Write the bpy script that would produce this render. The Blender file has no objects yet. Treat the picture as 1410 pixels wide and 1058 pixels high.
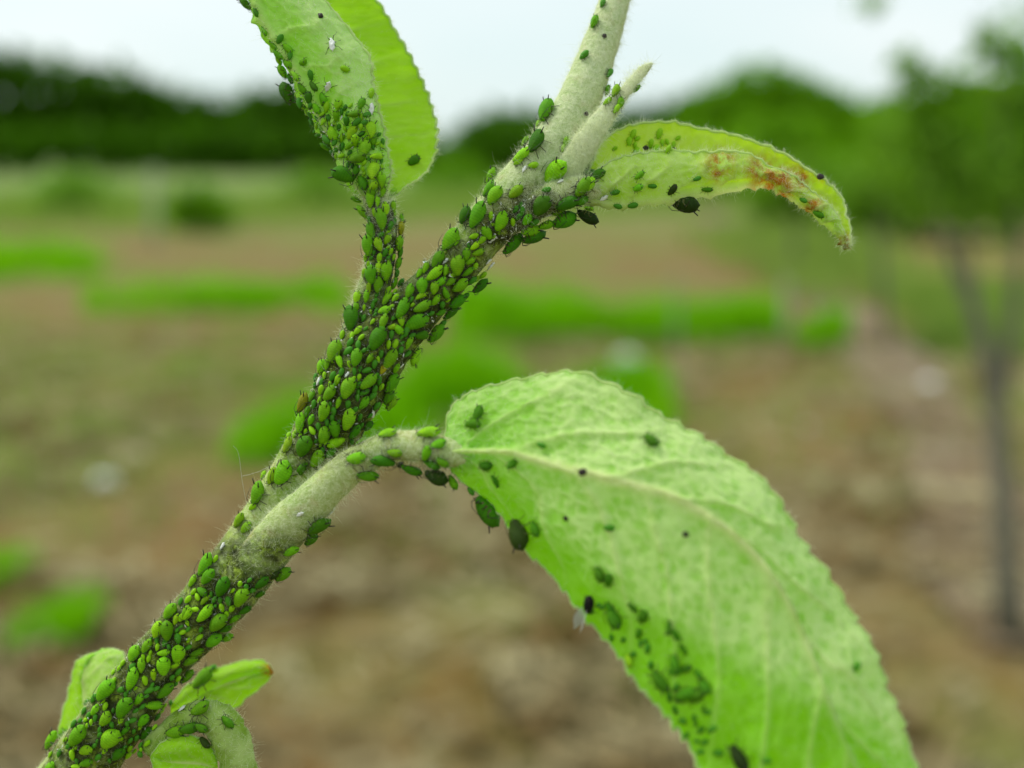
import bpy, bmesh, math, random
import numpy as np
from mathutils import Vector, Matrix, noise
from mathutils.bvhtree import BVHTree

R = math.radians
SC = bpy.context.scene
COL = SC.collection
random.seed(7)
RNG = np.random.default_rng(7)

# ------------------------------------------------------------------ camera
W0, H0 = 1410.0, 1058.0
HFOV = R(50.0)
F = (W0 / 2) / math.tan(HFOV / 2)
PITCH = math.atan((529 - 220) / F)
CAM = Vector((0, 0, 1.2))
FWD = Vector((0, math.cos(PITCH), -math.sin(PITCH)))
UP = Vector((0, math.sin(PITCH), math.cos(PITCH)))
RIGHT = Vector((1, 0, 0))
cd = bpy.data.cameras.new('camera')
cam = bpy.data.objects.new('camera', cd)
COL.objects.link(cam)
cam.location = CAM
cam.rotation_euler = (math.pi / 2 - PITCH, 0, 0)
cd.sensor_width = 36
cd.lens = 18 / math.tan(HFOV / 2)
cd.clip_start = 0.004
cd.clip_end = 3000
cd.dof.use_dof = True
cd.dof.focus_distance = 0.0786
cd.dof.aperture_fstop = 16.0
SC.camera = cam

# ------------------------------------------------------------------ sky, sun, exposure
SUN_EL, SUN_AZ = R(58), R(-62)       # azimuth from +Y towards +X
w = bpy.data.worlds.new('World')
SC.world = w
w.use_nodes = True
nt = w.node_tree
nt.nodes.clear()
sky = nt.nodes.new('ShaderNodeTexSky')
sky.sky_type = 'NISHITA'
sky.sun_disc = False
sky.sun_elevation = SUN_EL
sky.sun_rotation = SUN_AZ
sky.dust_density = 2.5
skm = nt.nodes.new('ShaderNodeVectorMath'); skm.operation = 'SCALE'; skm.inputs['Scale'].default_value = 0.09
tc = nt.nodes.new('ShaderNodeTexCoord')
cn = nt.nodes.new('ShaderNodeTexNoise'); cn.inputs['Scale'].default_value = 2.2; cn.inputs['Detail'].default_value = 4
mp = nt.nodes.new('ShaderNodeMapping'); mp.inputs['Scale'].default_value = (1, 1, 2.5)
cr = nt.nodes.new('ShaderNodeValToRGB')
cr.color_ramp.elements[0].position = 0.3; cr.color_ramp.elements[0].color = (0.43, 0.515, 0.515, 1)
cr.color_ramp.elements[1].position = 0.7; cr.color_ramp.elements[1].color = (0.525, 0.565, 0.56, 1)
mx = nt.nodes.new('ShaderNodeMixRGB'); mx.inputs[0].default_value = 0.86
bg = nt.nodes.new('ShaderNodeBackground'); bg.inputs['Strength'].default_value = 1.0
wo = nt.nodes.new('ShaderNodeOutputWorld')
L = nt.links.new
L(sky.outputs[0], skm.inputs[0]); L(skm.outputs[0], mx.inputs[1])
L(tc.outputs['Generated'], mp.inputs[0]); L(mp.outputs[0], cn.inputs['Vector']); L(cn.outputs['Fac'], cr.inputs[0]); L(cr.outputs[0], mx.inputs[2])
L(mx.outputs[0], bg.inputs['Color']); L(bg.outputs[0], wo.inputs['Surface'])

sd = bpy.data.lights.new('sun', 'SUN')
sd.energy = 1.5
sd.angle = R(22)
sd.color = (1.0, 0.96, 0.89)
sun = bpy.data.objects.new('sun', sd)
COL.objects.link(sun)
sdir = Vector((math.sin(SUN_AZ) * math.cos(SUN_EL), math.cos(SUN_AZ) * math.cos(SUN_EL), math.sin(SUN_EL)))
sun.rotation_euler = (-sdir).to_track_quat('-Z', 'Y').to_euler()

SC.view_settings.view_transform = 'Standard'
SC.view_settings.look = 'None'
SC.view_settings.exposure = 0.9
SC.view_settings.gamma = 1.0
SC.render.engine = 'CYCLES'
SC.cycles.max_bounces = 8
SC.cycles.diffuse_bounces = 3
SC.cycles.transmission_bounces = 5
SC.cycles.transparent_max_bounces = 8
SC.cycles.use_denoising = True

# ------------------------------------------------------------------ helpers
def P(u, v, d):
    """pixel of the 1410x1058 photograph + distance along the view axis (m) -> world"""
    return CAM + RIGHT * ((u - 705) / F * d) + UP * (-(v - 529) / F * d) + FWD * d
def M(u, v, mm):
    return P(u, v, mm * 0.001)
def proj(p):
    q = p - CAM
    d = q.dot(FWD)
    return 705 + q.dot(RIGHT) / d * F, 529 - q.dot(UP) / d * F, d
def G(u, v):
    """pixel -> point on the ground plane"""
    r = RIGHT * ((u - 705) / F) + UP * (-(v - 529) / F) + FWD
    t = -CAM.z / r.z
    return CAM + r * t

def link(o, parent=None):
    COL.objects.link(o)
    if parent is not None:
        o.parent = parent
        o.matrix_parent_inverse = Matrix.Translation(-parent.location)
    return o
def mesh_obj(name, verts, faces, mats, parent=None, smooth=True, origin=None, matidx=None):
    me = bpy.data.meshes.new(name)
    if origin is not None:
        verts = [Vector(v) - origin for v in verts]
    me.from_pydata([tuple(v) for v in verts], [], faces)
    for m in (mats if isinstance(mats, (list, tuple)) else [mats]):
        me.materials.append(m)
    if smooth:
        me.polygons.foreach_set('use_smooth', [True] * len(me.polygons))
    if matidx is not None:
        me.polygons.foreach_set('material_index', matidx)
    me.update()
    o = bpy.data.objects.new(name, me)
    if origin is not None:
        o.location = origin
    return link(o, parent)
def np_mesh(name, V, Fc, mat, parent=None, smooth=False):
    """fast mesh from numpy arrays; Fc is (n,3) or (n,4)"""
    me = bpy.data.meshes.new(name)
    V = np.asarray(V, dtype=np.float32); Fc = np.asarray(Fc, dtype=np.int32)
    k = Fc.shape[1]
    me.vertices.add(len(V)); me.vertices.foreach_set('co', V.ravel())
    me.loops.add(Fc.size); me.loops.foreach_set('vertex_index', Fc.ravel())
    me.polygons.add(len(Fc))
    me.polygons.foreach_set('loop_start', np.arange(0, Fc.size, k, dtype=np.int32))
    if smooth:
        me.polygons.foreach_set('use_smooth', np.ones(len(Fc), dtype=bool))
    me.materials.append(mat)
    me.update(calc_edges=True)
    me.validate()
    o = bpy.data.objects.new(name, me)
    return link(o, parent)
def empty(name, loc):
    o = bpy.data.objects.new(name, None)
    o.location = loc
    o.empty_display_size = 0.01
    COL.objects.link(o)
    return o
def tag(o, label=None, cat=None, group=None, kind=None):
    if label: o['label'] = label
    if cat: o['category'] = cat
    if group: o['group'] = group
    if kind: o['kind'] = kind
    return o

def catmull(pts, n):
    """resample a list of equal-length tuples to n samples (centripetal-ish uniform Catmull-Rom)"""
    A = np.array(pts, dtype=float)
    k = len(A)
    ext = np.vstack([2 * A[0] - A[1], A, 2 * A[-1] - A[-2]])
    out = []
    for s in np.linspace(0, k - 1 - 1e-9, n):
        i = int(s); t = s - i
        p0, p1, p2, p3 = ext[i], ext[i + 1], ext[i + 2], ext[i + 3]
        out.append(0.5 * ((2 * p1) + (-p0 + p2) * t + (2 * p0 - 5 * p1 + 4 * p2 - p3) * t * t + (-p0 + 3 * p1 - 3 * p2 + p3) * t ** 3))
    return np.array(out)

def tube_geo(pts, radii, na=20, lump=0.0, seed=0, flat=None):
    """pts: world points, radii in m. returns verts, faces (closed ends)"""
    verts, faces = [], []
    n = len(pts)
    pts = [Vector(p) for p in pts]
    ref = None
    for i in range(n):
        t = (pts[min(i + 1, n - 1)] - pts[max(i - 1, 0)]).normalized()
        if ref is None:
            ref = (-FWD if abs(t.dot(FWD)) < 0.9 else UP)
        x = (ref - t * ref.dot(t)).normalized()
        ref = x
        y = t.cross(x)
        r = radii[i]
        for j in range(na):
            a = 2 * math.pi * j / na
            rr = r
            if lump:
                q = pts[i] * (1 / max(r, 1e-6) * 0.9)
                rr *= 1 + lump * noise.noise(q + Vector((math.cos(a), math.sin(a), seed)) * 1.1) + lump * 0.5 * noise.noise(q * 2.7 + Vector((math.cos(a), math.sin(a), seed)) * 2.3)
            fx = rr * (flat if flat else 1.0)
            verts.append(pts[i] + x * (math.cos(a) * fx) + y * (math.sin(a) * rr))
    for i in range(n - 1):
        for j in range(na):
            a, b = i * na + j, i * na + (j + 1) % na
            faces.append((a, b, b + na, a + na))
    c0, c1 = len(verts), len(verts) + 1
    verts += [pts[0], pts[-1]]
    for j in range(na):
        faces.append((c0, (j + 1) % na, j))
        faces.append((c1, (n - 1) * na + j, (n - 1) * na + (j + 1) % na))
    return verts, faces

# ------------------------------------------------------------------ materials
def new_mat(name):
    m = bpy.data.materials.new(name)
    m.use_nodes = True
    m.node_tree.nodes.clear()
    return m, m.node_tree.nodes, m.node_tree.links.new
def out(nodes, link_, sh):
    o = nodes.new('ShaderNodeOutputMaterial'); link_(sh, o.inputs['Surface']); return o
def nz(nodes, l, scale, detail=3, vec=None, rough=0.5):
    n = nodes.new('ShaderNodeTexNoise'); n.inputs['Scale'].default_value = scale; n.inputs['Detail'].default_value = detail; n.inputs['Roughness'].default_value = rough
    if vec: l(vec, n.inputs['Vector'])
    return n.outputs['Fac']
def ramp(nodes, l, fac, stops):
    r = nodes.new('ShaderNodeValToRGB')
    e = r.color_ramp.elements
    while len(e) < len(stops): e.new(0.5)
    for el, (p, c) in zip(e, stops):
        el.position = p; el.color = (*c, 1) if len(c) == 3 else c
    l(fac, r.inputs[0])
    return r.outputs[0]
def mixc(nodes, l, fac, a, b):
    m = nodes.new('ShaderNodeMixRGB')
    for s, v in ((0, fac), (1, a), (2, b)):
        if hasattr(v, 'links'): l(v, m.inputs[s])
        elif s == 0: m.inputs[0].default_value = v
        else: m.inputs[s].default_value = (*v, 1)
    return m.outputs[0]
def math_n(nodes, l, op, a, b=None, clamp=False):
    m = nodes.new('ShaderNodeMath'); m.operation = op; m.use_clamp = clamp
    for i, v in enumerate((a, b)):
        if v is None: continue
        if hasattr(v, 'links'): l(v, m.inputs[i])
        else: m.inputs[i].default_value = v
    return m.outputs[0]
def bump(nodes, l, h, strength, dist):
    b = nodes.new('ShaderNodeBump'); b.inputs['Strength'].default_value = strength; b.inputs['Distance'].default_value = dist
    l(h, b.inputs['Height']); return b.outputs[0]
def coords(nodes, kind='Object'):
    return nodes.new('ShaderNodeTexCoord').outputs[kind]
def geo_pos(nodes):
    return nodes.new('ShaderNodeNewGeometry').outputs['Position']

def leaf_like(name, stops, scale, trans=(0.2, 0.5, 0.02), tw=0.4, rough=0.55, objcol=False, spec=0.08, bumpd=0):
    m, N, l = new_mat(name)
    if objcol:
        base = N.new('ShaderNodeObjectInfo').outputs['Color']
    f = nz(N, l, scale, 3, geo_pos(N))
    c = ramp(N, l, f, stops)
    p = N.new('ShaderNodeBsdfPrincipled'); l(c, p.inputs['Base Color']); p.inputs['Roughness'].default_value = rough
    p.inputs['Specular IOR Level'].default_value = spec
    t = N.new('ShaderNodeBsdfTranslucent'); t.inputs['Color'].default_value = (*trans, 1)
    mx = N.new('ShaderNodeMixShader'); mx.inputs[0].default_value = tw
    l(p.outputs[0], mx.inputs[1]); l(t.outputs[0], mx.inputs[2])
    out(N, l, mx.outputs[0])
    return m

def blade_mat(name, green_a, green_b, pale, trans, tw, bumps, veincol, mscale=800):
    """leaf blade of the shoot: vertex attributes vein / ret / stain / fuzz steer colour"""
    m, N, l = new_mat(name)
    pos = geo_pos(N)
    at = {}
    for k in ('vein', 'ret', 'stain', 'fuzz'):
        a = N.new('ShaderNodeAttribute'); a.attribute_name = k; at[k] = a.outputs['Fac']
    n1 = nz(N, l, 260, 4, pos)
    n2 = nz(N, l, 1500, 3, pos)
    n4 = ramp(N, l, nz(N, l, mscale, 5, pos, 0.68), [(0.30, (0.08, 0.08, 0.08)), (0.70, (0.95, 0.95, 0.95))])
    g = mixc(N, l, n1, green_a, green_b)
    fz = math_n(N, l, 'MULTIPLY', at['fuzz'], math_n(N, l, 'ADD', math_n(N, l, 'MULTIPLY', n4, 1.0), 0.15), True)
    fz = math_n(N, l, 'ADD', fz, math_n(N, l, 'MULTIPLY', math_n(N, l, 'MULTIPLY', at['ret'], 0.5), math_n(N, l, 'ADD', at['fuzz'], 0.15)), True)
    c = mixc(N, l, fz, g, pale)
    c = mixc(N, l, math_n(N, l, 'MULTIPLY', at['vein'], 0.6, True), c, veincol)
    n3 = nz(N, l, 900, 5, pos, 0.7)
    st = math_n(N, l, 'MULTIPLY', at['stain'], ramp(N, l, n3, [(0.38, (0, 0, 0)), (0.56, (1, 1, 1))]), True)
    brown = ramp(N, l, n2, [(0.3, (0.22, 0.06, 0.010)), (0.6, (0.62, 0.26, 0.025))])
    c = mixc(N, l, st, c, brown)
    p = N.new('ShaderNodeBsdfPrincipled'); l(c, p.inputs['Base Color']); p.inputs['Roughness'].default_value = 0.6
    p.inputs['Specular IOR Level'].default_value = 0.08
    l(bump(N, l, n2, bumps, 0.0002), p.inputs['Normal'])
    t = N.new('ShaderNodeBsdfTranslucent')
    tcol = mixc(N, l, at['vein'], trans, veincol)
    l(mixc(N, l, st, tcol, (0.45, 0.16, 0.012)), t.inputs['Color'])
    mx = N.new('ShaderNodeMixShader'); mx.inputs[0].default_value = tw
    l(p.outputs[0], mx.inputs[1]); l(t.outputs[0], mx.inputs[2])
    out(N, l, mx.outputs[0])
    return m

def simple(name, col, rough=0.6, spec=0.4, bscale=None, bdist=0.001, c2=None, cscale=10):
    m, N, l = new_mat(name)
    p = N.new('ShaderNodeBsdfPrincipled'); p.inputs['Roughness'].default_value = rough; p.inputs['Specular IOR Level'].default_value = spec
    pos = geo_pos(N)
    if c2:
        l(mixc(N, l, ramp(N, l, nz(N, l, cscale, 4, pos), [(0.35, (0, 0, 0)), (0.65, (1, 1, 1))]), col, c2), p.inputs['Base Color'])
    else:
        p.inputs['Base Color'].default_value = (*col, 1)
    if bscale:
        l(bump(N, l, nz(N, l, bscale, 4, pos), 0.6, bdist), p.inputs['Normal'])
    out(N, l, p.outputs[0])
    return m

def stem_mat():
    m, N, l = new_mat('woolly_stem_bark')
    pos = geo_pos(N)
    a = nz(N, l, 300, 5, pos); b = nz(N, l, 2600, 5, pos, 0.7); c = nz(N, l, 700, 3, pos)
    g = mixc(N, l, ramp(N, l, a, [(0.4, (0, 0, 0)), (0.65, (1, 1, 1))]), (0.38, 0.49, 0.12), (0.23, 0.39, 0.028))
    g = mixc(N, l, ramp(N, l, c, [(0.55, (0, 0, 0)), (0.75, (1, 1, 1))]), g, (0.40, 0.36, 0.10))
    g = mixc(N, l, ramp(N, l, b, [(0.42, (0, 0, 0)), (0.7, (0.6, 0.6, 0.6))]), g, (0.78, 0.82, 0.52))
    ba = N.new('ShaderNodeAttribute'); ba.attribute_name = 'bloom'
    g = mixc(N, l, math_n(N, l, 'MULTIPLY', ba.outputs['Fac'], math_n(N, l, 'ADD', math_n(N, l, 'MULTIPLY', b, 0.6), 0.45), True), g, (0.80, 0.83, 0.62))
    ga = N.new('ShaderNodeAttribute'); ga.attribute_name = 'grime_shade'
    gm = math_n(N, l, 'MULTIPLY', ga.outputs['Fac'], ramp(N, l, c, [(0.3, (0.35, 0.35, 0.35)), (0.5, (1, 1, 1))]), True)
    gcol = ramp(N, l, nz(N, l, 1100, 4, pos, 0.7), [(0.40, (0.010, 0.011, 0.003)), (0.53, (0.06, 0.085, 0.005)), (0.68, (0.33, 0.46, 0.04))])  # colony grime, its darkest tones also painting shade into gaps between aphids
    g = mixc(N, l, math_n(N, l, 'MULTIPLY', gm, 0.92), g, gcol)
    p = N.new('ShaderNodeBsdfPrincipled'); l(g, p.inputs['Base Color']); p.inputs['Roughness'].default_value = 0.8
    p.inputs['Specular IOR Level'].default_value = 0.1
    l(bump(N, l, b, 0.9, 0.00025), p.inputs['Normal'])
    out(N, l, p.outputs[0])
    return m

def aphid_body_mat():
    m, N, l = new_mat('aphid_skin')
    oc = N.new('ShaderNodeObjectInfo').outputs['Color']
    pos = geo_pos(N)
    tcn = coords(N, 'Object')
    n1 = nz(N, l, 3.2, 3, tcn); n2 = nz(N, l, 26, 3, tcn)
    pale = N.new('ShaderNodeMixRGB'); pale.blend_type = 'MULTIPLY'; pale.inputs[0].default_value = 1; l(oc, pale.inputs[1]); pale.inputs[2].default_value = (1.5, 1.25, 1.6, 1)
    c = mixc(N, l, ramp(N, l, n1, [(0.35, (0, 0, 0)), (0.7, (0.8, 0.8, 0.8))]), oc, pale.outputs[0])
    dk = N.new('ShaderNodeMixRGB'); dk.blend_type = 'MULTIPLY'; dk.inputs[0].default_value = 1; l(c, dk.inputs[1]); dk.inputs[2].default_value = (0.6, 0.64, 0.6, 1)
    c = mixc(N, l, ramp(N, l, n2, [(0.4, (0, 0, 0)), (0.7, (0.8, 0.8, 0.8))]), c, dk.outputs[0])
    sx = N.new('ShaderNodeSeparateXYZ'); l(tcn, sx.inputs[0])
    wv = math_n(N, l, 'SINE', math_n(N, l, 'MULTIPLY', math_n(N, l, 'ADD', sx.outputs['X'], math_n(N, l, 'MULTIPLY', n1, 0.06)), 62.0))
    band = ramp(N, l, math_n(N, l, 'MULTIPLY', math_n(N, l, 'ADD', wv, 1.0), 0.5), [(0.55, (0, 0, 0)), (1.0, (0.55, 0.55, 0.55))])
    c = mixc(N, l, band, c, dk.outputs[0])
    p = N.new('ShaderNodeBsdfPrincipled'); l(c, p.inputs['Base Color']); p.inputs['Roughness'].default_value = 0.55
    p.inputs['Specular IOR Level'].default_value = 0.16
    l(bump(N, l, n2, 0.35, 0.03), p.inputs['Normal'])
    t = N.new('ShaderNodeBsdfTranslucent'); l(c, t.inputs['Color'])
    mx = N.new('ShaderNodeMixShader'); mx.inputs[0].default_value = 0.08
    l(p.outputs[0], mx.inputs[1]); l(t.outputs[0], mx.inputs[2])
    out(N, l, mx.outputs[0])
    return m

def ground_mat():
    m, N, l = new_mat('dry_soil_and_straw')
    pos = geo_pos(N)
    a = nz(N, l, 0.55, 4, pos); b = nz(N, l, 2.3, 5, pos, 0.6); c = nz(N, l, 14, 5, pos, 0.7); d = nz(N, l, 0.23, 3, pos); e = nz(N, l, 60, 4, pos)
    soil = mixc(N, l, ramp(N, l, b, [(0.35, (0, 0, 0)), (0.65, (1, 1, 1))]), (0.175, 0.083, 0.023), (0.205, 0.150, 0.060))
    soil = mixc(N, l, ramp(N, l, c, [(0.45, (0, 0, 0)), (0.7, (1, 1, 1))]), soil, (0.21, 0.185, 0.095))
    weed = mixc(N, l, e, (0.10, 0.18, 0.015), (0.18, 0.22, 0.05))
    wm = ramp(N, l, a, [(0.45, (0.05, 0.05, 0.05)), (0.63, (0.75, 0.75, 0.75))])
    sep = N.new('ShaderNodeSeparateXYZ'); l(pos, sep.inputs[0])
    g = mixc(N, l, wm, soil, weed)
    far = N.new('ShaderNodeMapRange'); far.inputs[1].default_value = 15; far.inputs[2].default_value = 32; l(sep.outputs['Y'], far.inputs[0])
    field = mixc(N, l, ramp(N, l, d, [(0.4, (0, 0, 0)), (0.6, (1, 1, 1))]), (0.12, 0.24, 0.04), (0.21, 0.26, 0.10))
    g = mixc(N, l, math_n(N, l, 'MULTIPLY', far.outputs[0], 0.85), g, field)
    p = N.new('ShaderNodeBsdfPrincipled'); l(g, p.inputs['Base Color']); p.inputs['Roughness'].default_value = 0.95; p.inputs['Specular IOR Level'].default_value = 0.1
    l(bump(N, l, c, 0.8, 0.03), p.inputs['Normal'])
    out(N, l, p.outputs[0])
    return m

def thin_clear(name, col, alpha):
    m, N, l = new_mat(name)
    p = N.new('ShaderNodeBsdfPrincipled'); p.inputs['Base Color'].default_value = (*col, 1); p.inputs['Roughness'].default_value = 0.35
    t = N.new('ShaderNodeBsdfTransparent')
    mx = N.new('ShaderNodeMixShader'); mx.inputs[0].default_value = alpha
    l(t.outputs[0], mx.inputs[1]); l(p.outputs[0], mx.inputs[2]); out(N, l, mx.outputs[0])
    return m

MAT = dict(
    stem=stem_mat(),
    hair=leaf_like('pale_wool', [(0.3, (0.76, 0.83, 0.55)), (0.7, (0.90, 0.93, 0.76))], 900, (0.88, 0.92, 0.62), 0.5, 0.7),
    big=blade_mat('big_leaf_underside', (0.17, 0.55, 0.001), (0.24, 0.64, 0.002), (0.70, 0.90, 0.36), (0.36, 0.88, 0.003), 0.43, 0.6, (0.80, 0.88, 0.38), 900),
    young=blade_mat('young_leaf_underside', (0.27, 0.66, 0.004), (0.40, 0.74, 0.012), (0.72, 0.86, 0.36), (0.48, 0.92, 0.003), 0.48, 0.5, (0.74, 0.82, 0.38)),
    yellow=blade_mat('yellowing_leaf', (0.40, 0.68, 0.006), (0.55, 0.76, 0.02), (0.74, 0.86, 0.36), (0.56, 0.88, 0.005), 0.48, 0.5, (0.66, 0.74, 0.34)),
    dark=simple('dark_limb', (0.018, 0.016, 0.010), 0.4),
    leg=simple('aphid_leg', (0.09, 0.10, 0.02), 0.5),
    skin=simple('shed_cuticle', (0.72, 0.74, 0.68), 0.45),
    aphid=aphid_body_mat(),
    ground=ground_mat(),
    straw=simple('dry_straw', (0.40, 0.36, 0.20), 0.9, 0.1, c2=(0.14, 0.085, 0.025), cscale=3),
    bark=simple('grey_bark', (0.19, 0.18, 0.13), 0.9, 0.2, 60, 0.01, (0.12, 0.11, 0.075), 30),
    stone=simple('pale_stone', (0.72, 0.72, 0.70), 0.8, 0.2, 40, 0.01, (0.6, 0.6, 0.56), 20),
    stake=simple('weathered_stake', (0.27, 0.29, 0.20), 0.8, 0.2),
    thread=simple('silk', (0.62, 0.66, 0.58), 0.4),
    speck=simple('dark_speck', (0.02, 0.012, 0.01), 0.6),
    wing=thin_clear('smoky_wing', (0.40, 0.43, 0.38), 0.72),
    drop=None,
)
m, N, l = new_mat('honeydew')
g = N.new('ShaderNodeBsdfGlass'); g.inputs['IOR'].default_value = 1.38; g.inputs['Roughness'].default_value = 0.02
out(N, l, g.outputs[0]); MAT['drop'] = m
def foliage(name, a, b, trans, tw=0.3):
    return leaf_like(name, [(0.35, a), (0.65, b)], 3.0, trans, tw, 0.6)
MAT['wood'] = foliage('dark_wood_leaves', (0.045, 0.13, 0.002), (0.085, 0.21, 0.003), (0.08, 0.25, 0.002), 0.3)
MAT['broad'] = foliage('broad_tree_leaves', (0.10, 0.26, 0.003), (0.17, 0.36, 0.005), (0.18, 0.44, 0.003), 0.35)
MAT['orch'] = foliage('orchard_leaves', (0.13, 0.29, 0.012), (0.23, 0.42, 0.05), (0.24, 0.50, 0.014), 0.4)
MAT['grass'] = foliage('lush_grass', (0.16, 0.43, 0.002), (0.24, 0.54, 0.004), (0.27, 0.66, 0.002), 0.4)
MAT['drygrass'] = foliage('pale_grass', (0.22, 0.33, 0.06), (0.30, 0.38, 0.11), (0.30, 0.48, 0.05), 0.4)

# ------------------------------------------------------------------ ground and background
def build_ground():
    xs = np.concatenate([np.linspace(-900, -30, 10), np.linspace(-25, 25, 150), np.linspace(30, 900, 10)])
    ys = np.concatenate([np.linspace(-300, -4, 8), np.linspace(-3, 24, 140), np.linspace(25, 1500, 24)])
    V, Fc = [], []
    for y in ys:
        for x in xs:
            near = 1.0 if (abs(x) < 26 and -4 < y < 25) else 0.0
            z = 0.035 * noise.noise(Vector((x * 0.9, y * 0.9, 0))) + 0.02 * noise.noise(Vector((x * 3.1, y * 3.1, 4)))
            V.append((x, y, z * near - 0.02))
    nx = len(xs)
    for j in range(len(ys) - 1):
        for i in range(nx - 1):
            a = j * nx + i
            Fc.append((a, a + 1, a + nx + 1, a + nx))
    o = np_mesh('ground', V, Fc, MAT['ground'], smooth=True)
    tag(o, kind='structure')
build_ground()

def in_poly(pts, x, y):
    c = False; n = len(pts); j = n - 1
    for i in range(n):
        xi, yi = pts[i]; xj, yj = pts[j]
        if (yi > y) != (yj > y) and x < (xj - xi) * (y - yi) / (yj - yi) + xi: c = not c
        j = i
    return c
def smooth(a, b, x):
    t = min(max((x - a) / (b - a), 0), 1)
    return t * t * (3 - 2 * t)
def grass_patch(name, label, poly_px, n, h, wd, mat, seed, ragged=0.5):
    """blades of grass over a patch of ground; poly given as ground positions seen at those pixels"""
    rr = random.Random(seed)
    poly = [(G(u, v).x, G(u, v).y) for u, v in poly_px]
    x0, x1 = min(p[0] for p in poly), max(p[0] for p in poly); y0, y1 = min(p[1] for p in poly), max(p[1] for p in poly)
    V, Fc = [], []
    k = 0; tries = 0
    while k < n and tries < n * 30:
        tries += 1
        x, y = rr.uniform(x0, x1), rr.uniform(y0, y1)
        j_ = 0.09 * (y1 - y0 + x1 - x0) * 0.5
        if not in_poly(poly, x + j_ * noise.noise(Vector((x * 2.1, y * 2.1, seed + .5))) + rr.gauss(0, j_ * .6), y + j_ * noise.noise(Vector((x * 2.1, y * 2.1, seed + 9.5))) + rr.gauss(0, min(j_, y1 - y0) * .5)): continue
        d = noise.noise(Vector((x * 1.7, y * 1.7, seed)))
        if rr.random() > smooth(-0.38, 0.22, noise.noise(Vector((x * 2.6, y * 2.6, seed + 4)))) * 0.95 + 0.05: continue
        if d < -0.15 and rr.random() < ragged: continue
        hh = h * rr.uniform(0.35, 1.25) * max(0.25, 1 + 1.1 * d)
        a = rr.uniform(0, 6.283); b = rr.uniform(0, 6.283); lean = rr.uniform(0.1, 0.6) * hh
        dx, dy = math.cos(a) * wd, math.sin(a) * wd
        lx, ly = math.cos(b) * lean, math.sin(b) * lean
        i = len(V)
        V += [(x - dx, y - dy, -0.04), (x + dx, y + dy, -0.04), (x + dx * .8 + lx * .35, y + dy * .8 + ly * .35, hh * .6), (x - dx * .8 + lx * .35, y - dy * .8 + ly * .35, hh * .6), (x + lx, y + ly, hh), (x + lx * 1.02, y + ly * 1.02, hh * 1.01)]
        Fc += [(i, i + 1, i + 2, i + 3), (i + 3, i + 2, i + 5, i + 4)]
        k += 1
    o = np_mesh(name, V, Fc, mat)
    return tag(o, label, 'grass', kind='stuff')

grass_patch('grass', 'lush green grass strip across the middle right of the plot', [(625, 447), (1065, 440), (1062, 466), (628, 472)], 6000, 0.22, 0.007, MAT['grass'], 1)
grass_patch('grass', 'bright green grass patch behind the middle of the stem', [(470, 580), (640, 545), (905, 545), (905, 590), (640, 612), (320, 640), (330, 605)], 8000, 0.18, 0.006, MAT['grass'], 2)
grass_patch('grass', 'green grass strip left of the stem in mid distance', [(120, 412), (480, 405), (480, 425), (130, 430)], 2000, 0.17, 0.007, MAT['grass'], 3)
grass_patch('grass', 'green grass at the left edge below the dark wood', [(-60, 358), (120, 352), (130, 378), (-60, 385)], 1900, 0.24, 0.008, MAT['grass'], 4)
grass_patch('grass', 'green grass tuft low at the left edge', [(20, 850), (120, 820), (150, 850), (110, 890), (10, 905)], 1100, 0.065, 0.004, MAT['grass'], 5)
grass_patch('grass', 'small green grass tuft at the left edge above the low tuft', [(-40, 770), (30, 745), (45, 790), (-40, 815)], 500, 0.06, 0.004, MAT['grass'], 6)
grass_patch('grass', 'green grass between the young trees on the right', [(1225, 400), (1420, 400), (1420, 500), (1300, 500)], 5000, 0.18, 0.006, MAT['drygrass'], 7)
grass_patch('grass', 'pale green sloping grass below the curled leaf tip', [(985, 318), (1190, 318), (1215, 420), (1110, 425)], 5000, 0.22, 0.009, MAT['drygrass'], 8)
grass_patch('grass', 'dark green clump at the end of the grass strip', [(1095, 462), (1150, 455), (1160, 482), (1105, 486)], 900, 0.2, 0.007, MAT['grass'], 9)
grass_patch('grass', 'rough pale green growth along the far edge of the plot', [(-80, 285), (1000, 275), (1000, 292), (-80, 318)], 9000, 0.42, 0.02, MAT['drygrass'], 10)
grass_patch('grass', 'thin sparse weeds over the soil left of the stem', [(100, 640), (430, 560), (470, 480), (300, 480), (0, 640), (0, 760), (260, 700)], 1600, 0.06, 0.004, MAT['drygrass'], 11, 0.9)

grass_patch('grass', 'thin dull weeds scattered over the soil in mid distance', [(-150, 430), (1150, 430), (1250, 640), (950, 700), (300, 720), (-250, 790)], 5200, 0.07, 0.004, MAT['drygrass'], 12, 0.3)
def litter():
    rr = random.Random(3)
    V, Fc = [], []
    for k in range(30000):
        y = 1.5 + 6.5 * rr.random() ** 1.6
        x = rr.triangular(-1.5, 1.5, 0) * y
        if noise.noise(Vector((x * 1.3, y * 1.3, 9))) < -0.1 and rr.random() < 0.8: continue
        ln = rr.uniform(0.015, 0.06); wd = rr.uniform(0.002, 0.009); a = rr.uniform(0, 6.283); z = rr.uniform(0.0, 0.03) + 0.01; t = rr.uniform(-0.3, 0.3) * ln
        c, s = math.cos(a), math.sin(a)
        i = len(V)
        for q in ((-1, -1), (1, -1), (1, 1), (-1, 1)):
            V.append((x + c * ln * q[0] - s * wd * q[1], y + s * ln * q[0] + c * wd * q[1], z + t * q[0] + 0.004 * q[1]))
        Fc.append((i, i + 1, i + 2, i + 3))
    o = np_mesh('straw_litter', V, Fc, MAT['straw'])
    tag(o, 'dry straw and plant litter strewn over brown soil', 'litter', kind='stuff')
litter()

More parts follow.
